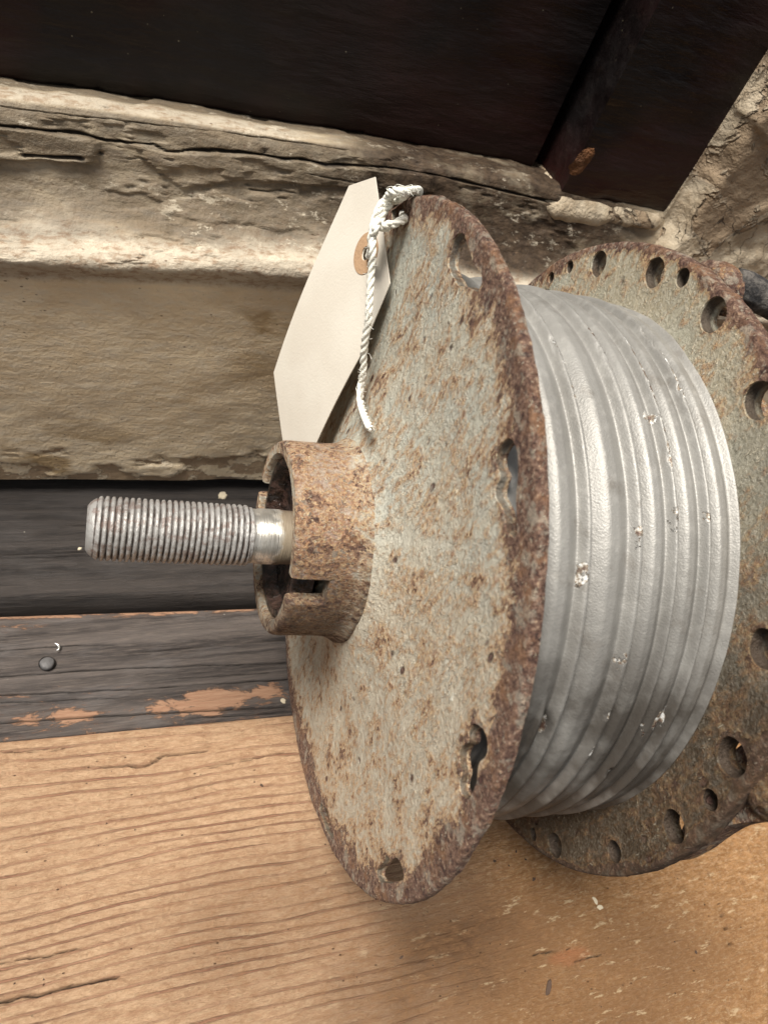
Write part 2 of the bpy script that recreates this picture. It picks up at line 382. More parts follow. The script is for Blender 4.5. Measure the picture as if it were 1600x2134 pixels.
def mk_lightwood():
    g = G("weathered_pine")
    x = g.xyz()
    warp = g.noise(1.0, 3, .5, g.scale(g.P, (.30, 1, 1)))
    yy = g.mth('ADD', x[1], g.mth('MULTIPLY', warp, .34))
    yy = g.mth('ADD', yy, g.mth('MULTIPLY', g.noise(9, 4, .6, g.scale(g.P, (.25, 1, 1))), .030))
    ph = g.mth('MULTIPLY', yy, 172.)
    ring = g.mth('ADD', g.mth('MULTIPLY', g.mth('SINE', ph), .5), .5)
    amp = g.noise(13, 3, .6, g.scale(g.P, (.12, 1, 1)))
    ring = g.mth('MULTIPLY', g.mr(g.mth('ADD', g.mth('POWER', ring, 2.2), g.mth('MULTIPLY', g.mth('SUBTRACT', g.noise(120, 4, .75, g.scale(g.P, (.06, 1, 1))), .5), 1.5)), .55, 1.02), g.mr(amp, .38, .60, .2, 1.))
    fiber = g.noise(130, 6, .8, g.scale(g.P, (.07, 1, 1)))
    flk = g.noise(34, 7, .8, g.scale(g.P, (.45, 1, 1)), dist=.3)
    fl2 = g.noise(95, 5, .78, g.scale(g.P, (.45, 1, 1)))
    area = g.attr('grain')
    tone = g.noise(1.3, 4, .6)
    ochre = g.mr(g.mth('ADD', area, g.mth('MULTIPLY', tone, .5)), .95, .35)
    base = g.mix(g.mth('MULTIPLY', ochre, .8), (.68, .445, .275), (.50, .255, .09))
    dark = g.mix(ochre, (.50, .295, .17), (.31, .15, .052))
    col = g.mix(g.mr(flk, .40, .60), base, dark)
    col = g.mix(g.mr(fl2, .48, .66, 0, .55), col, (.78, .57, .36))
    col = g.mix(g.mr(fiber, .52, .72, 0, .45), col, (.40, .24, .15))
    rc = g.mix(g.mr(fiber, .38, .62), (.25, .095, .058), (.42, .195, .125))
    rm = g.mth('MULTIPLY', ring, g.mth('MULTIPLY', g.mr(flk, .34, .62, 1., .6), g.mr(area, 0, 1, .12, .95)))
    col = g.mix(rm, col, rc)
    st = g.attr('stain_shade')  # soft shadow below the drum, painted into the pine as brown
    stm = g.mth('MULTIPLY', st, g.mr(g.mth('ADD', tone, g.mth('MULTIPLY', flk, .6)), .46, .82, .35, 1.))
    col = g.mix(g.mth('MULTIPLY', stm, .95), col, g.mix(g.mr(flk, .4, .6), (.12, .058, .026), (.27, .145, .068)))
    sc1 = g.mr(g.noise(30, 4, .7, g.scale(g.P, (1, .22, 1), (0, 0, 0), (0, 0, .5))), .60, .66)
    col = g.mix(g.mth('MULTIPLY', g.mth('MULTIPLY', sc1, .34), g.mr(area, 0, 1, 1., .3)), col, (.23, .12, .06))
    sc2 = g.mr(g.noise(38, 4, .7, g.scale(g.P, (.28, 1, 1), (5, 0, 0), (0, 0, .55))), .60, .66)
    col = g.mix(g.mth('MULTIPLY', g.mth('MULTIPLY', sc2, .5), g.mr(area, 0, 1, 1., .3)), col, (.82, .66, .42))
    dots = g.mth('MULTIPLY', g.mr(g.voro(17, g.scale(g.P, (1, 1.8, 1), (0, 0, 0), (0, 0, .4))), .085, .05), g.mr(g.noise(6, 2), .48, .56))
    col = g.mix(g.mth('MULTIPLY', dots, .8), col, (.09, .04, .02))
    red = g.attr('red')
    col = g.mix(g.mth('MULTIPLY', red, g.mr(flk, .3, .62, .75, .25)), col, (.40, .15, .065))
    col = g.mix(g.attr('crack'), col, (.03, .014, .008))
    h = g.mth('ADD', g.mth('MULTIPLY', fiber, .6), g.mth('MULTIPLY', rm, .8))
    h = g.mth('SUBTRACT', g.mth('ADD', h, g.mth('MULTIPLY', flk, .9)), g.mth('MULTIPLY', dots, .8))
    return g.out(col, .66, 0, g.bump(g.mth('ADD', h, g.mth('MULTIPLY', fl2, .8)), .020, 1.), .3)
M_pine = mk_lightwood()
def mk_darkwood(name, wear=1.):
    g = G(name)
    f1 = g.noise(22, 5, .65, g.scale(g.P, (.035, 1, 1))); f2 = g.noise(130, 6, .8, g.scale(g.P, (.07, 1, 1)))
    dk = 1. if wear else .42  # darker copy for recesses: grime and shade put into the colour
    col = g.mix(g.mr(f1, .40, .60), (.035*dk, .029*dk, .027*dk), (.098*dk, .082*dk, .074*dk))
    col = g.mix(g.mr(f2, .46, .66, 0, .6), col, (.17*dk, .138*dk, .118*dk))
    col = g.mix(g.mr(g.noise(8, 4, .7, g.scale(g.P, (.3, 1, 1), (9, 2, 0))), .52, .66, 0, .3), col, (.17*dk, .155*dk, .150*dk))
    lines = g.mr(g.noise(11, 3, .6, g.scale(g.P, (.02, 1, 1), (2, 3, 0))), .40, .375)
    col = g.mix(g.mth('MULTIPLY', lines, .6), col, (.015, .012, .011))
    w = g.attr('wear')
    wf = g.mth('ADD', g.mth('MULTIPLY', g.noise(15, 10, .82, g.scale(g.P, (.32, 1, 1)), dist=.6), .9), g.mth('MULTIPLY', w, .25))
    wm = g.mr(wf, .605, .617)
    col = g.mix(g.mth('MULTIPLY', wm, wear), col, g.mix(g.mr(f2, .4, .65), (.42, .22, .125), (.55, .33, .20)))
    col = g.mix(g.mth('MULTIPLY', g.mr(wf, .54, .605, 0, .40), wear), col, (.13, .085, .065))
    dots = g.mr(g.voro(13), .035, .02)
    col = g.mix(g.mth('MULTIPLY', dots, g.mr(g.noise(7, 2), .54, .6)), col, (.5, .47, .40))
    col = g.mix(g.attr('crack'), col, (.008, .006, .005))
    h = g.mth('ADD', g.mth('MULTIPLY', f1, .8), g.mth('MULTIPLY', f2, .6)); h = g.mth('SUBTRACT', g.mth('SUBTRACT', h, g.mth('MULTIPLY', wm, .35)), g.mth('MULTIPLY', lines, .8))
    return g.out(col, g.mr(wm, 0, 1, .52, .72), 0, g.bump(h, .020, .8), .4)
M_dark = mk_darkwood("worn_black_painted_wood"); M_dark2 = mk_darkwood("shaded_wood", .0)
def mk_paper():
    g = G("buff_paper")
    col = g.mix(g.mr(g.noise(5, 3, .5), .4, .6), (.62, .58, .505), (.585, .54, .465))
    col = g.mix(g.mr(g.noise(150, 2, .5), .5, .7, 0, .25), col, (.60, .55, .47))
    return g.out(col, .85, 0, g.bump(g.noise(120, 3, .6), .0015, .6), .2)
M_paper = mk_paper()
def flat(name, col, rough=.7, metal=0., var=.25, sc=40, bmp=.004):
    g = G(name); d = tuple(c*(1-var) for c in col)
    return g.out(g.mix(g.noise(sc, 4, .6), d, col), rough, metal, g.bump(g.noise(sc*2, 3, .6), bmp, .7))
M_ring = flat("manila_reinforcement", (.47, .30, .175), .8)
M_cord = flat("cotton_cord", (.80, .785, .71), .9, 0, .12, 90, .003)
M_black = flat("pit_black", (.012, .010, .009), .9)
M_nail = flat("dull_nail", (.12, .115, .115), .6, .3)
M_chip = flat("paint_flake", (.60, .52, .38), .7)
M_crumb = flat("dark_crumb", (.07, .04, .025), .8)
M_sleeve = None
def mk_sleeve():
    g = G("stub_rod")
    a = g.noise(24, 6, .75); col = g.mix(g.mr(a, .42, .62), (.018, .017, .018), (.15, .135, .12))
    return g.out(col, .8, 0, g.bump(a, .03, .9))
M_sleeve = mk_sleeve()

# ------------------------------------------------------------------ perforated plate
def plate(name, R, s0, s1, holes, mat, parent, seed=0, spacing=.0085, edge_round=.013, front_fn=None, rim_noise=.004, bandw=lambda a: .05+0*a):
    """disc between local z = s0 (front) and s1 (rear) with polygonal through holes.
       holes: list of dict(pts=Nx2, back=scale factor of the rear outline, shift=(dx,dy))"""
    N = int(2*np.pi*R/spacing)
    th = np.linspace(0, 2*np.pi, N, endpoint=False)
    rr = R+rim_noise*fbm(np.cos(th)*9, np.sin(th)*9, o=4, seed=seed)-rim_noise*2.2*np.clip(fbm(np.cos(th)*22, np.sin(th)*22, o=2, seed=seed+5)-.35, 0, 1)
    ring = np.stack([np.cos(th)*(rr-edge_round*.7), np.sin(th)*(rr-edge_round*.7)], 1)
    loops = [ring]
    for h in holes:
        p = np.array(h['pts'], float); q = []
        for i in range(len(p)):                                 # resample edges
            a, b = p[i], p[(i+1) % len(p)]; k = max(1, int(np.hypot(*(b-a))/(spacing*.8)))
            for j in range(k): q.append(a+(b-a)*j/k)
        q = np.array(q)
        for _ in range(2): q = .5*q+.25*np.roll(q, 1, 0)+.25*np.roll(q, -1, 0)
        q += .0018*np.stack([fbm(q[:, 0]*60, q[:, 1]*60, o=2, seed=3), fbm(q[:, 0]*60, q[:, 1]*60, o=2, seed=8)], 1)
        loops.append(q)
    gx, gy = np.meshgrid(np.arange(-R, R, spacing), np.arange(-R, R, spacing*.87)); gx = gx+(np.arange(gx.shape[0]) % 2)[:, None]*spacing/2
    P = np.stack([gx.ravel(), gy.ravel()], 1); P += rng.uniform(-.2, .2, P.shape)*spacing
    P = P[np.hypot(P[:, 0], P[:, 1]) < R-edge_round-spacing*1.0]
    for q in loops[1:]:
        lo = q.min(0)-.02; hi = q.max(0)+.02
        near = (P > lo).all(1) & (P < hi).all(1)
        d = np.full(len(P), 9.); sub = P[near]
        qq = [tuple(v) for v in q]+[tuple(q[0])]
        dd = segdist(sub[:, 0], sub[:, 1], qq); dd[inpoly(sub[:, 0], sub[:, 1], q)] = 0; d[near] = dd
        P = P[d > spacing*.55]
    co = np.concatenate(loops+[P]); E = []; o = 0; starts = []
    for q in loops:
        k = len(q); starts.append((o, k)); E += [(o+i, o+(i+1) % k) for i in range(k)]; o += k
    res = delaunay_2d_cdt([Vector(v) for v in co], E, [], 0, 1e-6, True)
    v2 = np.array([tuple(v) for v in res[0]]); T = np.array(res[2]); orig = res[3]
    remap = np.full(len(co), -1)
    for i, l in enumerate(orig):
        for k in l: remap[k] = i
    cen = v2[T].mean(1); keep = np.ones(len(T), bool)
    keep &= inpoly(cen[:, 0], cen[:, 1], loops[0])
    for q in loops[1:]: keep &= ~inpoly(cen[:, 0], cen[:, 1], q)
    T = T[keep]
    # orient: front face normal = -z
    a, b, c = v2[T[:, 0]], v2[T[:, 1]], v2[T[:, 2]]
    cr = (b-a)[:, 0]*(c-a)[:, 1]-(b-a)[:, 1]*(c-a)[:, 0]
    T[cr > 0] = T[cr > 0][:, ::-1]
    n = len(v2)
    # distance attribute
    dist = R-np.hypot(v2[:, 0], v2[:, 1])
    hd = np.full(n, 9.)
    for q in loops[1:]:
        lo = q.min(0)-.12; hi = q.max(0)+.12; near = (v2 > lo).all(1) & (v2 < hi).all(1)
        qq = [tuple(v) for v in q[::2]]+[tuple(q[0])]
        hd[near] = np.minimum(hd[near], segdist(v2[near, 0], v2[near, 1], qq))
    tha = np.arctan2(v2[:, 1], v2[:, 0])
    wband = bandw(tha)*(1+.55*fbm(v2[:, 0]*5, v2[:, 1]*5, o=3, seed=seed+7))
    edge = np.maximum(np.exp(-(np.maximum(dist, 0)/wband)**1.6), np.exp(-hd/.020)*.30)
    relief = .0022*fbm(v2[:, 0]*26, v2[:, 1]*13, o=3, seed=seed+2)+.004*fbm(v2[:, 0]*5, v2[:, 1]*5, o=2, seed=seed+4)
    zf = s0+relief
    if front_fn is not None: zf = zf+front_fn(v2[:, 0], v2[:, 1])
    Vf = np.column_stack([v2, zf])
    vb = v2.copy(); zb = np.full(n, s1)
    V = [Vf]; edges = [edge]; F = [T]; bores = [0]
    base_b = n
    for li, (st, k) in enumerate(starts):
        idx = remap[st:st+k]; q = v2[idx]
        if li == 0:
            dirn = q/np.linalg.norm(q, axis=1)[:, None]; e2 = edge_round*.7
            t = s1-s0; er = edge_round
            rows = [(q+dirn*e2*.75, zf[idx]+er*.30), (q+dirn*e2, zf[idx]+er)]
            for f in (.4, .6, .8): rows.append((q+dirn*(e2+.0035*fbm(q[:, 0]*30, q[:, 1]*30, np.full(k, f*5), o=3, seed=9))[:, ] if False else q+dirn*e2+dirn*(.004*fbm(q[:, 0]*30, q[:, 1]*30, np.full(k, f*5), o=3, seed=9))[:, None], np.full(k, s0+t*f)))
            rows.append((q+dirn*e2, np.full(k, s1-er))); 
            back = q; eatt = 1.0
        else:
            h = holes[li-1]; c = q.mean(0); fb = h.get('back', .92); sh = np.array(h.get('shift', (0, 0)))
            er = h.get('bev', .006); w1 = h.get('w1', .5)
            rows = [(c+(q-c)*.985, zf[idx]+er), (c+(q-c)*(1-(1-fb)*.8)+sh*.5, np.full(k, s0+(s1-s0)*w1))]
            back = c+(q-c)*fb+sh; eatt = .05
            vb[idx] = back
        tot = [idx]
        for (xy, zz) in rows:
            o0 = sum(len(a) for a in V); V.append(np.column_stack([xy, zz])); edges.append(np.full(k, eatt)); bores.append(li > 0); tot.append(np.arange(o0, o0+k))
        tot.append(('B', idx))
        for r in range(len(tot)-1):
            A = tot[r]; Bq = tot[r+1]
            if isinstance(Bq, tuple): Bq = -(Bq[1]+1)            # negative marks back-sheet vertex
            i2 = (np.arange(k)+1) % k
            quad = np.stack([A, A[i2], Bq[i2], Bq], 1)
            F.append(('Q', quad, li))
    o0 = sum(len(a) for a in V)
    V.append(np.column_stack([vb, zb])); edges.append(edge); bores.append(0); V_parts = list(V)
    Fl = [list(f) for f in F[0]]+[list(f[::-1]+o0) for f in F[0]]
    for f in F[1:]:
        q = f[1].copy(); m = q < 0; q[m] = (-q[m]-1)+o0
        # orientation: ring loops run ccw
        area = 0
        Fl += [list(v) for v in (q if f[2] == 0 else q)]
    V = np.concatenate(V)
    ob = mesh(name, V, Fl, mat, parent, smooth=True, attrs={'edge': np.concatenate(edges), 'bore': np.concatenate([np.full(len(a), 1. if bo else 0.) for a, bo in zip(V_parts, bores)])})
    import bmesh
    bm = bmesh.new(); bm.from_mesh(ob.data); bmesh.ops.recalc_face_normals(bm, faces=bm.faces); bm.to_mesh(ob.data); bm.free()
    ob.data.set_sharp_from_angle(angle=math.radians(50))
    return ob

# ================================================================== THE SETTING
# ---- bench boards
floor = empty('floor'); tag(floor, kind='structure')
def line_y(p0, p1, z=0.):
    a = at_z(*p0, z); b = at_z(*p1, z); k = (b[1]-a[1])/(b[0]-a[0]); return lambda x: a[1]+k*(np.asarray(x)-a[0])
L3 = line_y((0, 1545), (600, 1490)); L2 = line_y((0, 1280), (520, 1265))
def board(name, x0, x1, yfront, yback, z, nx, ny, mat, depth_fn, thick=.16, bend=.012, **kw):
    """top sheet with rolled edges and skirts; yfront/yback functions of x; u across"""
    xs = np.linspace(x0, x1, nx); us = np.linspace(0, 1, ny)
    Xg, Ug = np.meshgrid(xs, us, indexing='ij')
    yf = yfront(Xg); yb = yback(Xg); Yg = yf+(yb-yf)*Ug
    df = Yg-yf; db = yb-Yg
    Zg, att = depth_fn(Xg, Yg)
    Zg = z+Zg-bend*np.exp(-df/.012)-bend*np.exp(-db/.012)
    V = np.stack([Xg, Yg, Zg], 2)
    # skirts
    def sk(v, y): w_ = v.copy(); w_[:, 2] = z-thick; w_[:, 1] += y; return w_
    V = np.concatenate([sk(V[:, 0], .0)[:, None], V, sk(V[:, -1], 0.)[:, None]], 1)
    at = {k: np.concatenate([a[:, :1], a, a[:, -1:]], 1).ravel() for k, a in att.items()}
    return mesh(name, V.reshape(-1, 3), grid_faces(nx, ny+2), mat, floor, attrs=at)
def px_poly(pts, z=0.): return [tuple(at_z(x, y, z)[:2]) for x, y in pts]
def px_size(px, x=300, y=1700): 
    a = at_z(x, y); b = at_z(x+px, y); return np.linalg.norm(a-b)
p1 = px_size(1.0)
cr_light = [(px_poly([(-60, 2102), (0, 2089), (80, 2073), (158, 2055), (249, 2037)]), 4.2), (px_poly([(-30, 2015), (0, 2009), (90, 1993), (163, 1978)]), 1.8), (px_poly([(213, 1600), (308, 1597), (344, 1573), (392, 1570), (432, 1565)]), 3.0),
            (px_poly([(440, 1600), (560, 1575), (590, 1570)]), 1.6), (px_poly([(1110, 1992), (1195, 1976)]), 1.5), (px_poly([(1190, 2004), (1250, 1990)]), 1.4),
            (px_poly([(1495, 1870), (1526, 1985)]), 1.2), (px_poly([(0, 1570), (60, 1566), (150, 1560)]), 1.6)]
def f_light(X, Y):
    z = .0035*fbm(X*1.2, Y*5, o=3, seed=1)
    ph = (Y+.42*0+.02*fbm(X*1.5, Y*6, o=2, seed=2))*62
    fibre = fbm(X*6, Y*90, o=3, seed=4)
    z = z+.0012*fibre
    c = np.zeros_like(X)
    for pts, wd in cr_light:
        d = segdist(X+.006*fbm(X*30, Y*30, o=2, seed=6), Y+.006*fbm(X*30, Y*30, o=2, seed=7), pts); c = np.maximum(c, 1-sst(.15*wd*p1, .75*wd*p1, d))
    z = z-.03*c
    # raised splinter above the crack
    sp = px_poly([(262, 1600), (318, 1590), (352, 1566), (430, 1560), (428, 1548), (340, 1545), (250, 1570)])
    z = z+.008*inpoly(X, Y, sp)*sst(-.2, .6, fibre+.3)
    pg = np.array([at_z(900, 2000)[:2], at_z(1100, 1960)[:2]])
    gr = 1-sst(at_z(560, 1900)[0], at_z(1150, 1900)[0], X+.25*fbm(X*2, Y*2, o=2, seed=11))
    gr = gr*1.0
    st = sst(.95, .2, np.hypot((X-at_z(960, 2010)[0])/.9, (Y-at_z(960, 2010)[1])/.42))  # patches of painted shadow below the flange and drum
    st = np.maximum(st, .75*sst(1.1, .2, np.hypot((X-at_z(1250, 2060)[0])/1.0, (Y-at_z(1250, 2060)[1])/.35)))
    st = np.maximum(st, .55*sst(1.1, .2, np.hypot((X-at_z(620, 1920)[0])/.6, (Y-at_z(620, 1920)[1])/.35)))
    rd = at_z(1190, 1992); red = sst(1., .35, np.hypot((X-rd[0])/.12, (Y-rd[1])/.032)+.35*fbm(X*14, Y*30, o=2, seed=13))
    return z, {'crack': c, 'grain': gr, 'stain_shade': st, 'red': red}
xl = at_z(-700, 1700)[0]; xr = at_z(2600, 1300)[0]
lb = board('plank', xl, xr, lambda x: at_z(800, 2600)[1]-0*x, L3, 0., 760, 430, M_pine, f_light)
lb['label'] = 'pale bare pine plank with red-brown grain'
def f_dark(X, Y):
    z = .004*fbm(X*1.2, Y*6, o=3, seed=21)+.0022*fbm(X*3, Y*70, o=3, seed=22)
    c = np.zeros_like(X)
    for pts, wd in [([(-40, 1410), (150, 1395), (330, 1387), (600, 1378)], 2.0), ([(0, 1446), (300, 1432), (600, 1414)], 2.0), ([(-20, 1505), (200, 1490), (420, 1480), (600, 1470)], 2.4),
                    ([(0, 1462), (250, 1452)], 1.5), ([(300, 1416), (560, 1400)], 1.5), ([(430, 1492), (620, 1480)], 1.8), ([(0, 1352), (100, 1345), (240, 1340)], 1.4)]:
        d = segdist(X, Y+.004*fbm(X*9, Y*20, o=2, seed=24), px_poly(pts)); c = np.maximum(c, 1-sst(.3*wd*p1, 1.25*wd*p1, d))
    z = z-.02*c
    wr = sst(.05, .0, L2(X)-Y)*.75                                     # scuffed rear arris
    wr = np.maximum(wr, .40*sst(.30, .0, Y-L3(X)))
    for (cx, cy, rx, ry, a) in [(440, 1462, .20, .07, 1.05), (560, 1436, .09, .05, .9), (150, 1490, .12, .05, .8), (350, 1470, .12, .04, .7), (50, 1500, .08, .05, .6), (30, 1305, .2, .03, .5)]:
        p = at_z(cx, cy); wr = np.maximum(wr, a*sst(1.3, .3, np.hypot((X-p[0])/rx, (Y-p[1])/ry)))
    return z, {'crack': c, 'wear': wr}
db = board('plank.001', xl, xr, lambda x: L3(x)+.006, L2, -.012, 620, 200, M_dark, f_dark, bend=.008)
db['label'] = 'black painted plank with orange bare patches'
def f_dark2(X, Y):
    return .005*fbm(X*1.2, Y*6, o=3, seed=31)+.002*fbm(X*3, Y*60, o=3, seed=32), {'crack': 0*X, 'wear': 0*X}
board('plank.002', xl, xr, lambda x: L2(x)+.135, lambda x: WY+.55+0*x, -.085, 300, 120, M_dark2, f_dark2, bend=.01)['label'] = 'recessed plank under the sill, grime and shade in its dark colour'
mesh('floor_void', [(xl, at_z(800, 2600)[1], -.5), (xr, at_z(800, 2600)[1], -.5), (xr, WY+1, -.5), (xl, WY+1, -.5)], [(0, 1, 2, 3)], M_black, floor, smooth=False)['kind'] = 'structure'

# ---- sill moulding (lofted along the wall from rows traced in the photograph)
cols = np.array([-900, 0, 215, 450, 640, 800, 1000, 1200, 1400, 1800, 2600], float)
rows = [  # (Y offset, pixel y at each column)
    (.000, [996, 1003, 1003, 1003, 1003, 1004, 1005, 1006, 1007, 1010, 1020]),
    (.000, [540, 573, 580, 588, 600, 612, 630, 650, 670, 705, 780]),
    (-.035, [508, 550, 558, 566, 578, 592, 612, 633, 655, 692, 770]),
    (-.010, [470, 515, 525, 534, 547, 563, 586, 608, 632, 672, 750]),
    (.055, [435, 480, 492, 504, 518, 536, 560, 585, 610, 650, 730]),
    (.140, [375, 415, 428, 442, 456, 474, 500, 528, 556, 600, 690]),
    (.190, [290, 335, 352, 370, 386, 404, 434, 464, 494, 545, 640]),
    (.215, [200, 260, 290, 318, 331, 345, 382, 418, 455, 510, 610]),
    (.240, [155, 220, 242, 274, 300, 322, 360, 400, 438, 495, 595]),
    (.300, [110, 185, 210, 252, 280, 303, 343, 384, 424, 480, 580]),
    (.480, [80, 150, 176, 218, 248, 272, 312, 354, 394, 450, 550])]
NC = 900
cp = np.array([[at_y(cx, ry, WY+yo) for cx, ry in zip(cols, r)] for yo, r in rows])       # rows x cols x 3
def catmull(P, n):
    k = len(P); t = np.linspace(0, k-1, n); i = np.clip(np.floor(t).astype(int), 0, k-2); f = (t-i)[:, None, None]
    p0 = P[np.clip(i-1, 0, k-1)]; p1_ = P[i]; p2 = P[i+1]; p3 = P[np.clip(i+2, 0, k-1)]
    return .5*((2*p1_)+(-p0+p2)*f+(2*p0-5*p1_+4*p2-p3)*f*f+(-p0+3*p1_-3*p2+p3)*f**3), t
xs = np.linspace(cp[0, 0, 0], cp[0, -1, 0], NC)
grid = np.zeros((len(rows), NC, 3))
for r in range(len(rows)):
    for k in (1, 2): grid[r, :, k] = np.interp(xs, cp[r, :, 0], cp[r, :, k])
    grid[r, :, 0] = xs
ks = np.array([1, 2, 1])/4
for r in range(len(rows)):
    for _ in range(8):
        g_ = grid[r, :, 2].copy(); grid[r, 1:-1, 2] = ks[0]*g_[:-2]+ks[1]*g_[1:-1]+ks[2]*g_[2:]
# straight face rows get many samples, the profile is smooth above
seg = np.concatenate([np.linspace(0, 1, 110, endpoint=False), np.linspace(1, len(rows)-1, 290)])
t = seg; i = np.clip(np.floor(t).astype(int), 0, len(rows)-2); f = (t-i)[:, None, None]
def gp(j): return grid[np.clip(j, 0, len(rows)-1)]
m1 = (gp(i+1)-gp(i-1))*.5; m2 = (gp(i+2)-gp(i))*.5
lowrow = (i < 1)[:, None, None]
m1 = np.where(lowrow | (i == 1)[:, None, None], (gp(i+1)-gp(i))*1.0, m1); m2 = np.where(lowrow, (gp(i+1)-gp(i)), m2)
f2, f3 = f*f, f**3
PS = (2*f3-3*f2+1)*gp(i)+(f3-2*f2+f)*m1+(-2*f3+3*f2)*gp(i+1)+(f3-f2)*m2
T_ = np.repeat(t[:, None], NC, 1); Xs = PS[:, :, 0]; Q_ = PS[:, :, 2]+.9*PS[:, :, 1]+.06*vn(PS[:, :, 0]*1.5, PS[:, :, 2]*2, seed=40)
# pixel coordinates of every vertex, to lay the traced cracks on the surface
def to_px(P):
    v = P-CAM; r = v@R3; u = v@U3; fw = v@F3; return 800+r/fw*FPX, 1067-u/fw*FPX
PX, PY = to_px(PS)
nrm = np.cross(np.gradient(PS, axis=1), np.gradient(PS, axis=0)); nrm /= np.linalg.norm(nrm, axis=2)[:, :, None]+1e-9
if nrm[60, 400, 1] > 0: nrm = -nrm
disp = .010*fbm(Xs*2.5, Q_*3, o=3, seed=41)+.009*fbm(Xs*7, Q_*11, o=4, seed=42)*sst(.9, 1.6, T_)+.0022*fbm(Xs*14, Q_*22, o=3, seed=43)
ck = np.zeros_like(PX); jit = 3*fbm(PX/14, PY/14, o=3, seed=44)
for pts, wd in [([(-400, 215), (0, 260), (60, 266), (100, 272), (160, 276), (215, 290), (270, 297), (320, 300), (350, 315), (400, 312), (450, 312), (550, 322), (590, 331), (625, 330), (680, 344), (800, 347), (900, 362), (1000, 385), (1150, 420)], 4.5),
                ([(220, 222), (224, 245), (224, 292)], 2.2), ([(548, 258), (549, 290), (552, 318)], 2.), ([(205, 290), (208, 320)], 3.0), ([(46, 320), (100, 323), (170, 326)], 5.),
                ([(0, 222), (110, 235), (224, 247)], 1.5), ([(230, 247), (330, 260), (480, 275), (640, 297), (720, 312)], 1.8),
                ([(515, 375), (520, 395), (560, 400), (600, 395)], 2.), ([(640, 360), (700, 372), (760, 385)], 1.6)]:
    d = segdist(PX+jit, PY+jit*.6, pts); wv = wd*(.75+.9*fbm(PX/45+wd, PY/45, o=3, seed=54)); ck = np.maximum(ck, (1-sst(.2*wv, 1.1*np.maximum(wv, .3), d))*min(1, wd/3.4))
disp = disp-.020*ck
# slab of thicker old paint on the left, and plates of paint between the crack and the shelf
slab = inpoly(PX+jit, PY+jit, [(-400, 250), (0, 262), (110, 275), (190, 285), (205, 300), (200, 320), (185, 338), (90, 330), (-400, 335)])
disp = disp+.022*slab
pl2 = inpoly(PX+jit, PY+jit, [(285, 300), (340, 318), (550, 325), (700, 345), (900, 365), (900, 400), (500, 375), (380, 390), (300, 330)])
disp = disp+.012*pl2
fl_ = sst(.16, .20, fbm(Xs*5, Q_*9, o=5, seed=46)); disp = disp-.008*fl_*sst(1.8, 3, T_)
lowflake = sst(.02, .06, fbm(Xs*5, T_*16, o=4, seed=47)-1.1*(T_-.10)*4)*(T_ < .45)
disp = disp-.010*lowflake
PS = PS+nrm*disp[:, :, None]
lip = sst(8.15, 8.5, T_)*sst(9.3, 9.1, T_)
nose = sst(.97, 1.0, T_)*sst(5.2, 3.9, T_+.9*fbm(Xs*2.2, Q_*5, o=4, seed=48))
nose = np.maximum(nose, lip*sst(760, 560, PX+60*fbm(PX/60, PY/10, o=3, seed=53))*.9)
dirt_shade = sst(2.9, 4.7, T_+1.1*fbm(Xs*2.4, Q_*5, o=4, seed=49))*(1-lip*sst(800, 560, PX))*(.80+.2*sst(500, 900, PX))
dirt_shade = np.maximum(dirt_shade*sst(1500, 1250, PX), .0)
bare = np.clip(lowflake*1.0+.35*fl_*sst(2, 3, T_), 0, 1)
stain_shade = sst(.5, .1, T_)+.9*sst(420, 560, PX)*sst(.4, .75, T_)*(T_ < 1)
V = PS.reshape(-1, 3)
sill = empty('window_sill', (0, WY, 0))
sb = mesh('sill_moulding', V-np.array([0, WY, 0]), grid_faces(len(t), NC)[:, ::-1], M_sill, sill,
          attrs={'v': T_.ravel(), 'crack': ck.ravel(), 'bare': bare.ravel(), 'nose': nose.ravel(), 'dirt_shade': dirt_shade.ravel(), 'stain_shade': stain_shade.ravel()})
tag(sill, 'cracked cream-painted moulded sill running behind the rusty drum', 'window sill')
# underside and rear return of the sill
zt = PS[-1, :, 2].min()
bx0, bx1 = xs[0], xs[-1]
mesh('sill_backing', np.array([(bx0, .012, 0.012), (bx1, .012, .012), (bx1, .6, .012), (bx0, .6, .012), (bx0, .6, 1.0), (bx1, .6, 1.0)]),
     [(0, 1, 2, 3), (3, 2, 5, 4)], M_dark2, sill, smooth=False)

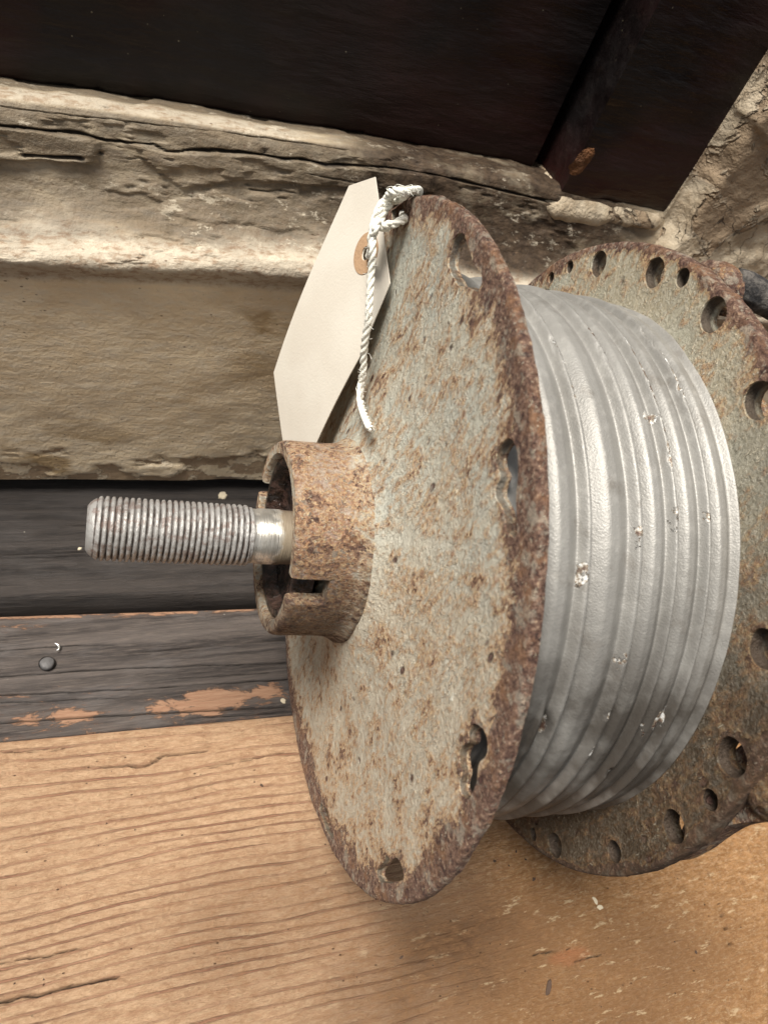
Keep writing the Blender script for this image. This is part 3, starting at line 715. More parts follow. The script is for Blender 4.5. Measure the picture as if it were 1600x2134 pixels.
# ---- dark door leaf behind the sill
def slab_mesh(name, x0, x1, y0, y1, z0, z1, mat, parent=None, bev=.02, seg_=3, nx=1, nz=1, disp_=0., seed=0):
    import bmesh
    bm = bmesh.new(); bmesh.ops.create_cube(bm, size=1)
    for v in bm.verts: v.co = Vector(((x0+x1)/2+v.co.x*(x1-x0), (y0+y1)/2+v.co.y*(y1-y0), (z0+z1)/2+v.co.z*(z1-z0)))*S
    bmesh.ops.bevel(bm, geom=bm.edges[:], offset=bev*S, segments=seg_, profile=.6, affect='EDGES')
    me = bpy.data.meshes.new(name); bm.to_mesh(me); bm.free()
    me.polygons.foreach_set('use_smooth', [True]*len(me.polygons)); me.set_sharp_from_angle(angle=math.radians(35))
    o = bpy.data.objects.new(name, me); COL.objects.link(o); me.materials.append(mat); o.parent = parent
    return o
YD = .40
def loft_sheet(name, x0, x1, zfun, z1, y, mat, parent, nx=200, nz=120, amp=.006, seed=60, roll=.02):
    """vertical painted face with slight waviness; lower edge follows zfun(x) and rolls back"""
    Xg, Ug = np.meshgrid(np.linspace(x0, x1, nx), np.linspace(0, 1, nz)**1.5, indexing='ij')
    zb = zfun(Xg); Zg = zb+(z1-zb)*Ug
    Yg = y+amp*fbm(Xg*2.2, Zg*2.2, o=4, seed=seed)+roll*np.exp(-(Zg-zb)/.02)
    Vv = np.stack([Xg, Yg, Zg], 2)
    u = Vv[:, 0].copy(); u[:, 1] += .3; Vv = np.concatenate([u[:, None], Vv], 1)
    l = Vv[0].copy(); l[:, 1] += .3; r = Vv[-1].copy(); r[:, 1] += .3
    Vv = np.concatenate([l[None], Vv, r[None]], 0)
    return mesh(name, Vv.reshape(-1, 3), grid_faces(nx+2, nz+1), mat, parent, sharp=50)
zliptop = lambda x: np.interp(x, xs, PS[np.argmin(abs(t-9.15)), :, 2])-.015
door = empty('door', (0, WY+YD, 0)); tag(door, 'near-black glossy painted door panel above the cream sill', 'door')
xD = at_y(1118, 330, WY+YD)[0]
loft_sheet('door_panel', at_y(-900, 100, WY+YD)[0], xD, zliptop, 3.3, 0., M_gloss, door)
xJ0 = at_y(1192, 330, WY+.26)[0]; xJ1 = at_y(1405, 415, WY+.22)[0]
# narrow raised bead on the door edge and the dark rebate
slab_mesh('door_bead', xD+.012, xD+.085, .10, .3, zliptop(xD)+.0, 3.3, M_gloss, door, .03)
post = empty('door_post', (0, WY+.2, 0)); tag(post, 'black painted door post standing in the corner beside the pale plaster', 'door post')
zj = float(at_y(1300, 448, WY+.22)[2])
loft_sheet('post_shaft', xJ0, xJ1, lambda x: zj+.03*fbm(x*6, x*0, o=3, seed=70)+.0*x, 3.3, .02, M_gloss, post, nx=60, nz=200, amp=.01, seed=71, roll=.05)
slab_mesh('rebate_strip', xD+.10, xJ0+.02, .32, .5, zj-.1, 3.3, M_gloss, post, .02)
# flaky cream foot under the post
fx = np.linspace(xJ0-.06, xJ1+.03, 60)
prof = np.array([(.24, .06), (.06, .055), (.01, .035), (-.012, .0), (-.005, -.04), (.03, -.07), (.09, -.085)])
Vf_ = []
for k, x in enumerate(fx):
    e_ = min(1, (k/6.), ((59-k)/6.)); e_ = .35+.65*max(0, e_)
    for j, (yy, zz) in enumerate(prof):
        nn = .022*float(fbm(np.array([x*7]), np.array([j*.7]), o=3, seed=73)[0])
        Vf_.append((x, yy+nn+.03*(1-e_), zj-.005+zz*e_+nn))
Vf_ = np.array(Vf_)
z0a = np.zeros(len(Vf_))
mesh('post_foot', Vf_, grid_faces(60, len(prof)), M_plaster, post)
# patch of bare orange wood low on the post
op = at_y(1210, 335, WY+.2)
tt = np.linspace(0, 2*np.pi, 26, endpoint=False)
rr_ = 1+.28*fbm(np.cos(tt)*2, np.sin(tt)*2, o=3, seed=75)
Vp = [(op[0], -.012, op[2])]+[(op[0]+.040*rr_[k]*math.cos(a)+.018*math.sin(a), -.004+.006*math.cos(a*3), op[2]+.052*rr_[k]*math.sin(a)) for k, a in enumerate(tt)]
mesh('bare_patch', np.array(Vp), [(0, 1+k, 1+(k+1) % 26) for k in range(26)], flat("rusty_orange_wood", (.21, .080, .022), .8, 0, .8, 22, .03), post)

# ---- plaster pier on the right
pier = empty('plaster_pier', (0, WY+.1, 0)); tag(pier, 'pale flaking plaster pier to the right of the black door post', 'plaster wall')
nx, nz = 170, 260
x0, x1_ = xJ1-.005, at_y(2600, 600, WY+.1)[0]
Xg, Zg = np.meshgrid(x0+(x1_-x0)*np.linspace(0, 1, nx)**1.6, np.linspace(.9, 3.3, nz), indexing='ij')
big = fbm(Xg*2.2, Zg*2.2, o=4, seed=80)
Yg = -.02+.05*fbm(Xg*1.2, Zg*1.2, o=2, seed=81)+.02*sst(-.05, .05, big)+.010*fbm(Xg*10, Zg*10, o=3, seed=82)+.10*sst(.09, .0, Xg-x0+.03*fbm(Zg*5, Xg*0+1, o=3, seed=83))
Yg = Yg+.16*sst(1.9, 2.5, Zg)*0
Vv = np.stack([Xg, Yg, Zg], 2); l = Vv[0].copy(); l[:, 1] += .4; Vv = np.concatenate([l[None], Vv], 0)
mesh('plaster_face', Vv.reshape(-1, 3), grid_faces(nx+1, nz), M_plaster, pier)

# ================================================================== THE WINCH DRUM
drum = empty('winch_drum', CW)
rot = Matrix([[NX[0], NY[0], NZ[0]], [NX[1], NY[1], NZ[1]], [NX[2], NY[2], NZ[2]]])
drum.rotation_euler = rot.to_euler()
tag(drum, 'rusty winch drum with grey flanges, ridged silver barrel and threaded shaft on the planks', 'winch drum')
T1 = .028
def zp(ox, oy, sc, pts): return [(ox+x/sc, oy+y/sc) for x, y in pts]
def hole(pts, s=0., **kw):
    p = np.array([loc(x, y, s)[:2] for x, y in pts]); 
    a = np.sum(p[:, 0]*np.roll(p[:, 1], -1)-np.roll(p[:, 0], -1)*p[:, 1])
    if a < 0: p = p[::-1]
    return dict(pts=p, **kw)
HA = zp(900, 460, 10, [(600, 235), (520, 290), (450, 400), (390, 560), (340, 720), (320, 850), (340, 1000), (400, 1120), (470, 1240), (530, 1370), (700, 1365), (880, 1470), (960, 1490), (1020, 1350), (1050, 1150), (1000, 1060), (930, 980), (870, 890), (820, 720), (780, 600), (740, 480), (700, 360), (670, 250)])
HB = zp(1000, 880, 8.206, [(510, 250), (400, 330), (300, 440), (255, 600), (260, 760), (350, 890), (340, 970), (270, 1080), (240, 1200), (270, 1300), (400, 1540), (410, 1700), (430, 1860), (580, 2010), (630, 1980), (640, 1850), (610, 1700), (630, 1500), (620, 1350), (640, 1050), (670, 850), (660, 700), (650, 550), (640, 430), (590, 320)])
HC = zp(930, 1480, 8.89, [(510, 250), (430, 350), (400, 450), (430, 600), (300, 650), (220, 800), (220, 950), (250, 1080), (290, 1150), (240, 1250), (210, 1400), (210, 1500), (280, 1620), (400, 1680), (450, 1600), (500, 1450), (570, 1360), (590, 1180), (600, 1040), (650, 950), (780, 830), (785, 650), (770, 500), (690, 330), (600, 255)])
HD = zp(640, 1640, 6.154, [(985, 860), (960, 980), (870, 1080), (865, 1150), (920, 1230), (1050, 1245), (1240, 1200), (1240, 1130), (1200, 980), (1130, 900), (1090, 945), (1035, 900)])
HE = zp(640, 1640, 6.154, [(140, 200), (125, 300), (180, 440), (240, 590), (320, 680), (345, 600), (300, 430), (240, 275)])
HF = [(826, 416), (815, 432), (812, 452), (820, 470), (834, 468), (842, 450), (843, 424), (838, 412)]
holesF = [hole(h, back=.97) for h in (HA, HB, HC, HD, HE, HF)]
def dome(x, y):
    r = np.hypot(x, y)
    return -.062*np.exp(-(np.clip(r-.27, 0, 9)/.20)**1.5)-.026*np.exp(-np.clip(r-.285, 0, 9)/.028)
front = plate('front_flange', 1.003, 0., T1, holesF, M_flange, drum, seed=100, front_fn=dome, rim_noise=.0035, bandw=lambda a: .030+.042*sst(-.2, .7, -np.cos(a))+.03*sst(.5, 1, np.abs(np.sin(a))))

# hub: castellated collar, shell grid in (theta, s)
rh_o, rh_i = .287, .240
s_rim = -.277
slots = [loc(612, 1233, -.25), None]
th1 = math.atan2(*(loc(600, 1236, -.26)[:2][::-1]))
def cyl_hit(x, y, r, near=True):
    rw = rayw(x, y); o = CAM-CW; d = np.array([rw@NX, rw@NY, rw@NZ]); p = np.array([o@NX, o@NY, o@NZ])
    a = d[0]**2+d[1]**2; b = 2*(p[0]*d[0]+p[1]*d[1]); c = p[0]**2+p[1]**2-r*r; D = b*b-4*a*c
    if D < 0: return None
    tt_ = (-b-math.sqrt(D))/(2*a) if near else (-b+math.sqrt(D))/(2*a)
    return p+d*tt_
q1 = cyl_hit(590, 1236, rh_o, True); q2 = cyl_hit(535, 1016, rh_i, False)
ta = math.atan2(q1[1], q1[0]); tb = math.atan2(q2[1], q2[0]) if q2 is not None else ta+math.pi
print('slot angles', math.degrees(ta), math.degrees(tb), q1, q2)
tb = math.radians(-14)
NT, NS = 240, 46
ths = np.linspace(0, 2*np.pi, NT, endpoint=False); ss = np.linspace(s_rim, .0, NS)
Tg, Sg = np.meshgrid(ths, ss, indexing='ij')
fil = np.exp(np.clip(Sg+.075, -9, 0)/.022)
Ro = rh_o+.022*fil+.0035*fbm(np.cos(Tg)*6, np.sin(Tg)*6, Sg*14, o=4, seed=90)-.010*np.exp(-(Sg-s_rim)/.007)
Ri = rh_i+.004*fbm(np.cos(Tg)*6, np.sin(Tg)*6, Sg*12, o=3, seed=91)+.008*np.exp(-(Sg-s_rim)/.006)
def angd(a, b): return (a-b+np.pi) % (2*np.pi)-np.pi
sw = .030/rh_o+.015
filled = np.ones((NT, NS-1), bool)
tc_ = ths+np.pi/NT; sc_ = (ss[:-1]+ss[1:])/2
for tctr in (ta, tb):
    m = (abs(angd(tc_, tctr)) < (.15 if tctr == ta else .12))[:, None] & (sc_ < s_rim+.105)[None, :]
    filled &= ~m
idx = lambda a, b, side: side*NT*NS+(a % NT)*NS+b
Vh = np.concatenate([np.stack([Ro*np.cos(Tg), Ro*np.sin(Tg), Sg], 2).reshape(-1, 3), np.stack([Ri*np.cos(Tg), Ri*np.sin(Tg), Sg], 2).reshape(-1, 3)])
Fh = []
for a in range(NT):
    for b in range(NS-1):
        if not filled[a, b]: continue
        Fh.append((idx(a, b, 0), idx(a, b+1, 0), idx(a+1, b+1, 0), idx(a+1, b, 0)))
        Fh.append((idx(a, b, 1), idx(a+1, b, 1), idx(a+1, b+1, 1), idx(a, b+1, 1)))
        if b == 0 or not filled[a, b-1]: Fh.append((idx(a, b, 0), idx(a+1, b, 0), idx(a+1, b, 1), idx(a, b, 1)))
        if not filled[a-1, b]: Fh.append((idx(a, b, 0), idx(a, b, 1), idx(a, b+1, 1), idx(a, b+1, 0)))
        if not filled[(a+1) % NT, b]: Fh.append((idx(a+1, b, 0), idx(a+1, b+1, 0), idx(a+1, b+1, 1), idx(a+1, b, 1)))
eh = np.concatenate([(.45+.35*sst(.3, -.9, np.sin(Tg))).ravel(), np.full(NT*NS, .2)])
bl = np.concatenate([(1.1*np.exp(np.minimum(Sg+.075, 0)/.040)+.45*np.exp(-(Sg-s_rim)/.012)).ravel(), np.full(NT*NS, .9)])
hub = mesh('hub', Vh, Fh, M_hub, drum, attrs={'edge': eh, 'blend': bl}, sharp=42)
hub.data.materials.append(M_grease)
for p_, f_ in zip(hub.data.polygons, Fh):
    if all(v >= NT*NS for v in f_) and min(Vh[v][2] for v in f_) > s_rim+.02: p_.material_index = 1
# inner bearing and greasy cavity
lathe('bearing', [(.239, -.225), (.226, -.232), (.19, -.205), (.12, -.19), (.10, -.175), (.088, -.175)], M_grease, drum, 96)
lathe('bearing_race', [(.239, -.20), (.236, -.258), (.216, -.258), (.205, -.21)], M_grease, drum, 96)

# threaded shaft
Rt = .0885; pitch = (.785-.335)/27.5
sh0, sh1 = -.785, -.345
prof = [(.0, sh0-.004), (.055, sh0-.004), (.066, sh0)]
NTH = 120; turns = (sh1-sh0)/pitch; per = 10
nrow = int(turns*per)
th = np.linspace(0, 2*np.pi, NTH, endpoint=False)
Vt = []; gt = []
for r in range(nrow+1):
    s_ = sh0+.012+(sh1-sh0-.012)*r/nrow
    ph = ((s_-sh0)/pitch+th/(2*np.pi)) % 1.0
    tri = np.abs(ph*2-1)                                         # 0 at root, 1 at crest
    crest = np.clip(tri*1.9-.15, 0, 1)
    depth = .0085
    rad = Rt-depth*(1-crest)
    ramp = np.clip((s_-sh0-.0)/.03, .0, 1); rad = np.minimum(rad, .070+.0185*ramp+0*rad)
    if s_ > sh1-.008: rad = np.minimum(rad, .083)
    dent = .0018*fbm(np.cos(th)*9, np.sin(th)*9, np.full(NTH, s_*60), o=2, seed=95)
    rad = rad+dent*crest
    Vt.append(np.stack([rad*np.cos(th), rad*np.sin(th), np.full(NTH, s_)], 1)); gt.append(1-crest)
cap = [np.stack([q*np.cos(th), q*np.sin(th), np.full(NTH, z)], 1) for q, z in ((.002, sh0-.003), (.060, sh0-.003), (.070, sh0+.004))]
Vt = cap+Vt; gt = [np.zeros(NTH)]*3+gt
Vt = np.concatenate(Vt); K = len(Vt)//NTH
ft = grid_faces(K, NTH, False, True)
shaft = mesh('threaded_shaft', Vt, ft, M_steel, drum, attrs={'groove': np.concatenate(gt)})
lathe('shaft_neck', [(.083, sh1-.002), (.0795, sh1+.004), (.0795, sh1+.018), (.082, sh1+.022), (.082, -.26), (.080, -.25), (.080, -.15), (.03, -.14)], M_neck, drum, 96, sharp=40)

# grooved barrel
sb0, sb1 = T1-.002, .676
ridges = [.125, .252, .388, .487, .583]
bounds = [.0]+ridges+[.676]
nsr = 420; sv = np.linspace(sb0, sb1, nsr)
NB = 620
thb = np.linspace(0, 2*np.pi, NB, endpoint=False)
Tb, Sb = np.meshgrid(thb, sv, indexing='ij')
wob = .0035*fbm(np.cos(Tb)*2.2, np.sin(Tb)*2.2, Sb*3, o=2, seed=110)
Sw = Sb+wob
rad = np.full_like(Sw, .790); chip = np.zeros_like(Sw); groove = np.zeros_like(Sw)
for a, b in zip(bounds[:-1], bounds[1:]):
    u = (Sw-a)/(b-a); m = (u >= 0) & (u <= 1.0)
    swell = sst(-.02, .40, u)*.034*(1-.42*sst(.52, .80, u))
    ridge = sst(.76, .92, u)*.024
    swell = swell*(1-sst(.955, 1.0, u)); ridge = ridge*(1-sst(.955, 1.0, u))
    if b > .67: ridge = ridge*0+sst(.7, 1., u)*.020; 
    val = swell+ridge
    rad = np.where(m, .783+val, rad)
    groove = np.where(m, np.clip(1-val/.008, 0, 1), groove)
    if b < .67: chip = np.where(m, sst(.84, .93, u)*(1-sst(.985, 1., u)), chip)
nrg = fbm(np.cos(Tb)*14, np.sin(Tb)*14, Sb*30, o=4, seed=111)
rad = rad+.0004*fbm(np.cos(Tb)*20, np.sin(Tb)*20, Sb*22, o=3, seed=112)
pch = sst(.0, .35, fbm(np.cos(Tb)*3, np.sin(Tb)*3, Sb*6, o=2, seed=115))
chip = chip*(.2+.8*pch)
rad = rad-chip*pch*.010*sst(.22, .40, nrg)+chip*.002*nrg
# nick where the first ridge has been torn, low on the visible side
pk = cyl_hit(1133, 1525, .82, True)
if pk is not None:
    tk = math.atan2(pk[1], pk[0]); dd = np.hypot(angd(Tb, tk)*.82/.045, (Sb-pk[2])/.018); rad -= .020*sst(1.2, .3, dd); chip = np.maximum(chip, sst(1.3, .4, dd)*1.3)
    dd2 = np.hypot((angd(Tb, tk+.0)*.82+.0)/.09, (Sb-pk[2]+.022)/.012); rad += .010*sst(1.2, .3, dd2)
for (x, y, rx, ry, a) in [(1352, 868, .035, .03, 1.25), (1213, 1200, .02, .05, 1.2), (1290, 1385, .03, .06, 1.1), (1327, 1120, .02, .05, 1.), (1403, 1085, .02, .06, 1.1), (1375, 1500, .03, .07, 1.2), (1330, 1530, .03, .05, 1.), (1465, 1075, .02, .04, .9)]:
    q = cyl_hit(x, y, .815, True)
    if q is None: continue
    tq = math.atan2(q[1], q[0]); dd = np.hypot(angd(Tb, tq)*.82/ry, (Sb-q[2])/rx); chip = np.maximum(chip, a*sst(1.3, .3, dd))
    rad += .005*sst(1.2, .2, dd)*nrg
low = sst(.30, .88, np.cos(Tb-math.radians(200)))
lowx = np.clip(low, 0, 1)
Vb = np.stack([rad*np.cos(Tb), rad*np.sin(Tb), Sb], 2).reshape(-1, 3)
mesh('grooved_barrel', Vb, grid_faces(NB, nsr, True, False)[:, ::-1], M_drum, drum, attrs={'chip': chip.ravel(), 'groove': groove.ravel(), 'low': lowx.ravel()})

# rear flange with its ring of holes
SBK = .672; R2 = 1.003; T2 = .055
def circ_hole(x, y, r, back=.72, w1=.45, shift=(0, 0), kx=1.):
    c = loc(x, y, SBK)[:2]; a = np.linspace(0, 2*np.pi, 26, endpoint=False)
    rj = r*(1+.05*fbm(np.cos(a)*1.5+x, np.sin(a)*1.5, o=2, seed=int(x)))
    return dict(pts=np.stack([c[0]+rj*np.cos(a)*kx, c[1]+rj*np.sin(a)], 1), back=back, w1=w1, shift=shift, bev=.010)
vis = [(1187, 556, .022, .9), (1149, 578, .020, .9), (1245, 549, .042, .6), (1363, 568, .045, .62), (1422, 578, .028, .85), (1484, 656, .048, .6), (1580, 834, .049, .62),
       (1592, 1352, .049, .5), (1521, 1578, .049, .5), (1478, 1668, .028, .85), (1403, 1723, .044, .62), (1278, 1776, .032, .75), (1156, 1762, .040, .75), (1111, 1740, .022, .9)]
HBK = [circ_hole(x, y, r, min(.93, bk+.28)) for x, y, r, bk in vis]
for h in HBK: c = h['pts'].mean(0); print('hole', np.round(c, 3), round(float(np.hypot(*c)), 3), round(math.degrees(math.atan2(c[1], c[0]))))
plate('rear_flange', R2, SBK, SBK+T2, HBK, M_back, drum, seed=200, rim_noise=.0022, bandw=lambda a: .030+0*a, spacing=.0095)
# rear casting behind the flange, with the bottom lug and the top boss
s2 = SBK+T2
def rough(V, a=.006, f=9, seed=120):
    nn = fbm(V[:, 0]*f, V[:, 1]*f, V[:, 2]*f, o=4, seed=seed); r = np.hypot(V[:, 0], V[:, 1])+1e-6
    V[:, 0] *= 1+a*nn/r; V[:, 1] *= 1+a*nn/r; return V
lathe('rear_casting', [(.80, s2), (.80, s2+.04), (.74, s2+.10), (.74, s2+.26), (.70, s2+.30), (.2, s2+.30), (.0, s2+.30)], M_stub, drum, 160, fn=rough,
      attrs=lambda V: {'edge': np.full(len(V), .2)}, sharp=40)
def prism(name, pts, s0, s1, mat, parent, bev=.012, seed=0, amp=.008):
    p = np.array(pts); a = np.sum(p[:, 0]*np.roll(p[:, 1], -1)-np.roll(p[:, 0], -1)*p[:, 1])
    if a < 0: p = p[::-1]
    q = []
    for i in range(len(p)):
        A, B = p[i], p[(i+1) % len(p)]; k = max(1, int(np.hypot(*(B-A))/.02))
        for j in range(k): q.append(A+(B-A)*j/k)
    q = np.array(q)
    for _ in range(3): q = .5*q+.25*np.roll(q, 1, 0)+.25*np.roll(q, -1, 0)
    c = q.mean(0); L = np.hypot(*(q-c).T).mean(); n = len(q); Vv = []; prof_ = [(.03, s0+.0), (1-bev/L, s0), (1, s0+bev), (1, (2*s0+s1)/3), (1, (s0+2*s1)/3), (1, s1-bev), (1-bev/L, s1), (.03, s1)]
    for k, z in prof_:
        r = c+(q-c)*k; nn = amp*fbm(r[:, 0]*14, r[:, 1]*14, np.full(n, z*14), o=4, seed=seed) if k > .5 else 0
        Vv.append(np.column_stack([r+((q-c)/L)*np.reshape(nn, (-1, 1)) if k > .5 else r, np.full(n, z)]))
    Vv = np.concatenate(Vv)
    return mesh(name, Vv, grid_faces(len(prof_), n, False, True), mat, parent, attrs={'edge': np.full(len(Vv), .35)}, sharp=45)
SL = s2
lug = [loc(x, y, SL+.03)[:2] for x, y in [(1395, 1802), (1440, 1784), (1485, 1748), (1530, 1722), (1600, 1712), (1720, 1715), (1740, 1600), (1640, 1480), (1500, 1600)]]
prism('bottom_lug', lug, SL+.001, SL+.09, M_stub, drum, seed=130)
bx = loc(1592, 1660, SL+.0); 
def ball(name, c, r3, mat, parent, amp=.08, f=9, seed=0, n=40):
    u = np.linspace(0, np.pi, n); v = np.linspace(0, 2*np.pi, n*2, endpoint=False); U, Vq = np.meshgrid(u, v, indexing='ij')
    D = np.stack([np.sin(U)*np.cos(Vq), np.sin(U)*np.sin(Vq), np.cos(U)], 2).reshape(-1, 3)
    k = 1+amp*fbm(D[:, 0]*2+c[0]*f, D[:, 1]*2, D[:, 2]*2, o=4, seed=seed)
    P = D*k[:, None]*np.array(r3)+np.array(c)
    return mesh(name, P, grid_faces(n, 2*n, False, True)[:, ::-1], mat, parent, attrs={'edge': np.full(len(P), .15)})
top = loc(1492, 566, SL+.02)
ang_t = math.atan2(top[1], top[0]); rt = np.hypot(top[0], top[1])
boss = [loc(x, y, SL+.02)[:2] for x, y in [(1448, 545), (1478, 538), (1508, 543), (1530, 566), (1530, 620), (1500, 660), (1450, 640)]]
prism('top_boss', boss, SL+.001, SL+.075, M_stub, drum, seed=131, bev=.02)
bp = loc(1606, 1660, SL+.015); ball('bolt_end', (bp[0], bp[1], bp[2]), (.060, .055, .045), M_back, drum, .12, 5, 140)
# woven sleeve (flex) leaving the boss: a thing plugged into the casting, moves with it
pa = loc(1520, 590, SL+.05); pb = loc(1660, 650, SL+.25)
axis = pb-pa; Ls = np.linalg.norm(axis); axis /= Ls; e1 = np.cross(axis, [0, 1, 0]); e1 /= np.linalg.norm(e1); e2 = np.cross(axis, e1)
NSV, NTV = 70, 60
Vs = []
for i_ in range(NSV):
    f_ = i_/(NSV-1); a_ = np.linspace(0, 2*np.pi, NTV, endpoint=False)
    r_ = .046*(1+.10*fbm(np.cos(a_)*2, np.sin(a_)*2, np.full(NTV, f_*7), o=3, seed=150))*(1 if f_ > .03 else .6)
    Vs.append(pa+axis*Ls*f_+r_[:, None]*(e1*np.cos(a_)[:, None]+e2*np.sin(a_)[:, None]))
mesh('stub_rod', np.concatenate(Vs), grid_faces(NSV, NTV, False, True), M_sleeve, drum)

# ================================================================== TAG AND CORD
def Lw(p): return CW+NX*p[0]+NY*p[1]+NZ*p[2]         # local -> world
# plane of the tag through three pixel / depth anchors
ga, gb, gc = loc(763, 528, -.060), loc(560, 774, -.215), loc(650, 921, -.125)
print('tag anchors r', [round(float(np.hypot(p[0], p[1])), 3) for p in (ga, gb, gc)], ga, gb, gc)
gn = np.cross(gb-ga, gc-ga); gn /= np.linalg.norm(gn)
if gn[2] > 0: gn = -gn
def tagpt(x, y):
    rw = rayw(x, y); o = CAM-CW; d = np.array([rw@NX, rw@NY, rw@NZ]); p = np.array([o@NX, o@NY, o@NZ])
    return p+d*((ga-p)@gn)/(d@gn)
out_px = [(726, 386), (779, 367), (812, 590), (749, 747), (650, 920), (612, 985), (573, 1030), (569, 916), (560, 774)]
OP = [tagpt(*p) for p in out_px]
ux = OP[8]-OP[0]; ux /= np.linalg.norm(ux); uy = np.cross(gn, ux)
T2d = np.array([((p-ga)@ux, (p-ga)@uy) for p in OP])
print('tag 2d', np.round(T2d, 3).tolist())
hole2 = [(.0+.020*math.cos(a), .020*math.sin(a)) for a in np.linspace(0, 2*np.pi, 18, endpoint=False)]
def paper(name, outer, inner, z, thick, mat, parent, org, bendk=.0):
    k1, k2 = len(outer), len(inner)
    dens = []
    lo = np.min(outer, 0); hi = np.max(outer, 0)
    gx, gy = np.meshgrid(np.arange(lo[0], hi[0], .03), np.arange(lo[1], hi[1], .03)); P = np.stack([gx.ravel(), gy.ravel()], 1)
    ok = inpoly(P[:, 0], P[:, 1], outer) & ~inpoly(P[:, 0], P[:, 1], inner)
    ok &= segdist(P[:, 0], P[:, 1], list(map(tuple, outer))+[tuple(outer[0])]) > .01
    ok &= segdist(P[:, 0], P[:, 1], list(map(tuple, inner))+[tuple(inner[0])]) > .008
    P = P[ok]
    co = np.concatenate([outer, inner, P]) if len(P) else np.concatenate([outer, inner])
    E = [(i, (i+1) % k1) for i in range(k1)]+[(k1+i, k1+(i+1) % k2) for i in range(k2)]
    res = delaunay_2d_cdt([Vector(v) for v in co], E, [], 0, 1e-6)
    v2 = np.array([tuple(v) for v in res[0]]); T = np.array(res[2]); c = v2[T].mean(1)
    T = T[inpoly(c[:, 0], c[:, 1], outer) & ~inpoly(c[:, 0], c[:, 1], inner)]
    def lift(v2, zz):
        curl = -bendk*np.clip(v2[:, 0]-.15, 0, 9)**2+.006*np.sin(v2[:, 0]*5)*np.cos(v2[:, 1]*4)*(bendk != 0)
        return org+v2[:, :1]*ux+v2[:, 1:]*uy+(zz+curl)[:, None]*gn
    A = lift(v2, np.full(len(v2), z)); B = lift(v2, np.full(len(v2), z-thick)); n = len(v2)
    F = [list(t_) for t_ in T]+[[x+n for x in t_[::-1]] for t_ in T]
    cnt = {}
    for t_ in T:
        for a, b in ((t_[0], t_[1]), (t_[1], t_[2]), (t_[2], t_[0])): cnt[(a, b)] = 1
    for (a, b) in list(cnt):
        if (b, a) not in cnt: F.append([a, b, b+n, a+n][::-1])
    Vv = np.concatenate([A, B]); Vw = np.array([Lw(p)-ptag for p in Vv])
    return mesh(name, Vw, F, mat, parent, smooth=False)
ptag = Lw(ga)
tg = empty('paper_tag', ptag); tag(tg, 'blank buff paper luggage tag tied to the rim and leaning on the rusty flange', 'paper tag')
outer = []
for i in range(len(T2d)):
    a, b = T2d[i], T2d[(i+1) % len(T2d)]; k = max(1, int(np.hypot(*(b-a))/.03))
    for j in range(k): outer.append(a+(b-a)*j/k)
outer = np.array(outer)
paper('tag_card', outer, np.array(hole2), 0., .003, M_paper, tg, ga, .10)
aa = np.linspace(0, 2*np.pi, 40, endpoint=False)
paper('reinforcing_ring', np.stack([.062*np.cos(aa), .062*np.sin(aa)], 1), np.array(hole2)*1.05, .0035, .0025, M_ring, tg, ga, .0)

def smooth_path(pts, n):
    P = np.array(pts); k = len(P); t_ = np.linspace(0, k-1, n); i_ = np.clip(np.floor(t_).astype(int), 0, k-2); f = (t_-i_)[:, None]
    p0 = P[np.clip(i_-1, 0, k-1)]; a = P[i_]; b = P[i_+1]; c = P[np.clip(i_+2, 0, k-1)]
    return .5*((2*a)+(-p0+b)*f+(2*p0-5*a+4*b-c)*f*f+(-p0+3*a-3*b+c)*f**3)
cordr = empty('cord', ptag)
tag(cordr, 'white twisted cotton cord tying the paper tag to the flange rim, loose end hanging', 'cord')
def strand(pts, r=.0125, n=260, turns_per=13., name='cord_strand', taper=False):
    P = smooth_path(pts, n); Tn = np.gradient(P, axis=0); Tn /= np.linalg.norm(Tn, axis=1)[:, None]
    L = np.concatenate([[0], np.cumsum(np.linalg.norm(np.diff(P, axis=0), axis=1))])
    up = np.array([.3, .2, 1.]); N = []
    v = np.cross(Tn[0], up); v /= np.linalg.norm(v)
    for k in range(n):
        v = v-Tn[k]*(v@Tn[k]); v /= np.linalg.norm(v); N.append(v.copy())
    N = np.array(N); Bn = np.cross(Tn, N)
    allV = []; allF = []; o = 0; m = 10
    for ply in range(3):
        ph = 2*np.pi*ply/3+L*turns_per*2*np.pi
        rr = r*.52*np.minimum(1, np.minimum(np.arange(n), np.arange(n)[::-1])/4.+.05)
        c = P+(N*np.cos(ph)[:, None]+Bn*np.sin(ph)[:, None])*r*.52
        a_ = np.linspace(0, 2*np.pi, m, endpoint=False)
        fz = 1+.16*fbm(L*60, L*0+ply, o=2, seed=160)
        ring = c[:, None, :]+(rr*fz)[:, None, None]*(N[:, None, :]*np.cos(a_)[None, :, None]+Bn[:, None, :]*np.sin(a_)[None, :, None])*1.12
        allV.append(ring.reshape(-1, 3)); allF.append(grid_faces(n, m, False, True, o)); o += n*m
        for e_ in (0, n-1):
            pass
    Vv = np.concatenate(allV); Fv = np.concatenate(allF)
    Vw = np.array([Lw(p)-ptag for p in Vv])
    return mesh(name, Vw, Fv, M_cord, cordr)
def L3p(x, y, s): return loc(x, y, s)
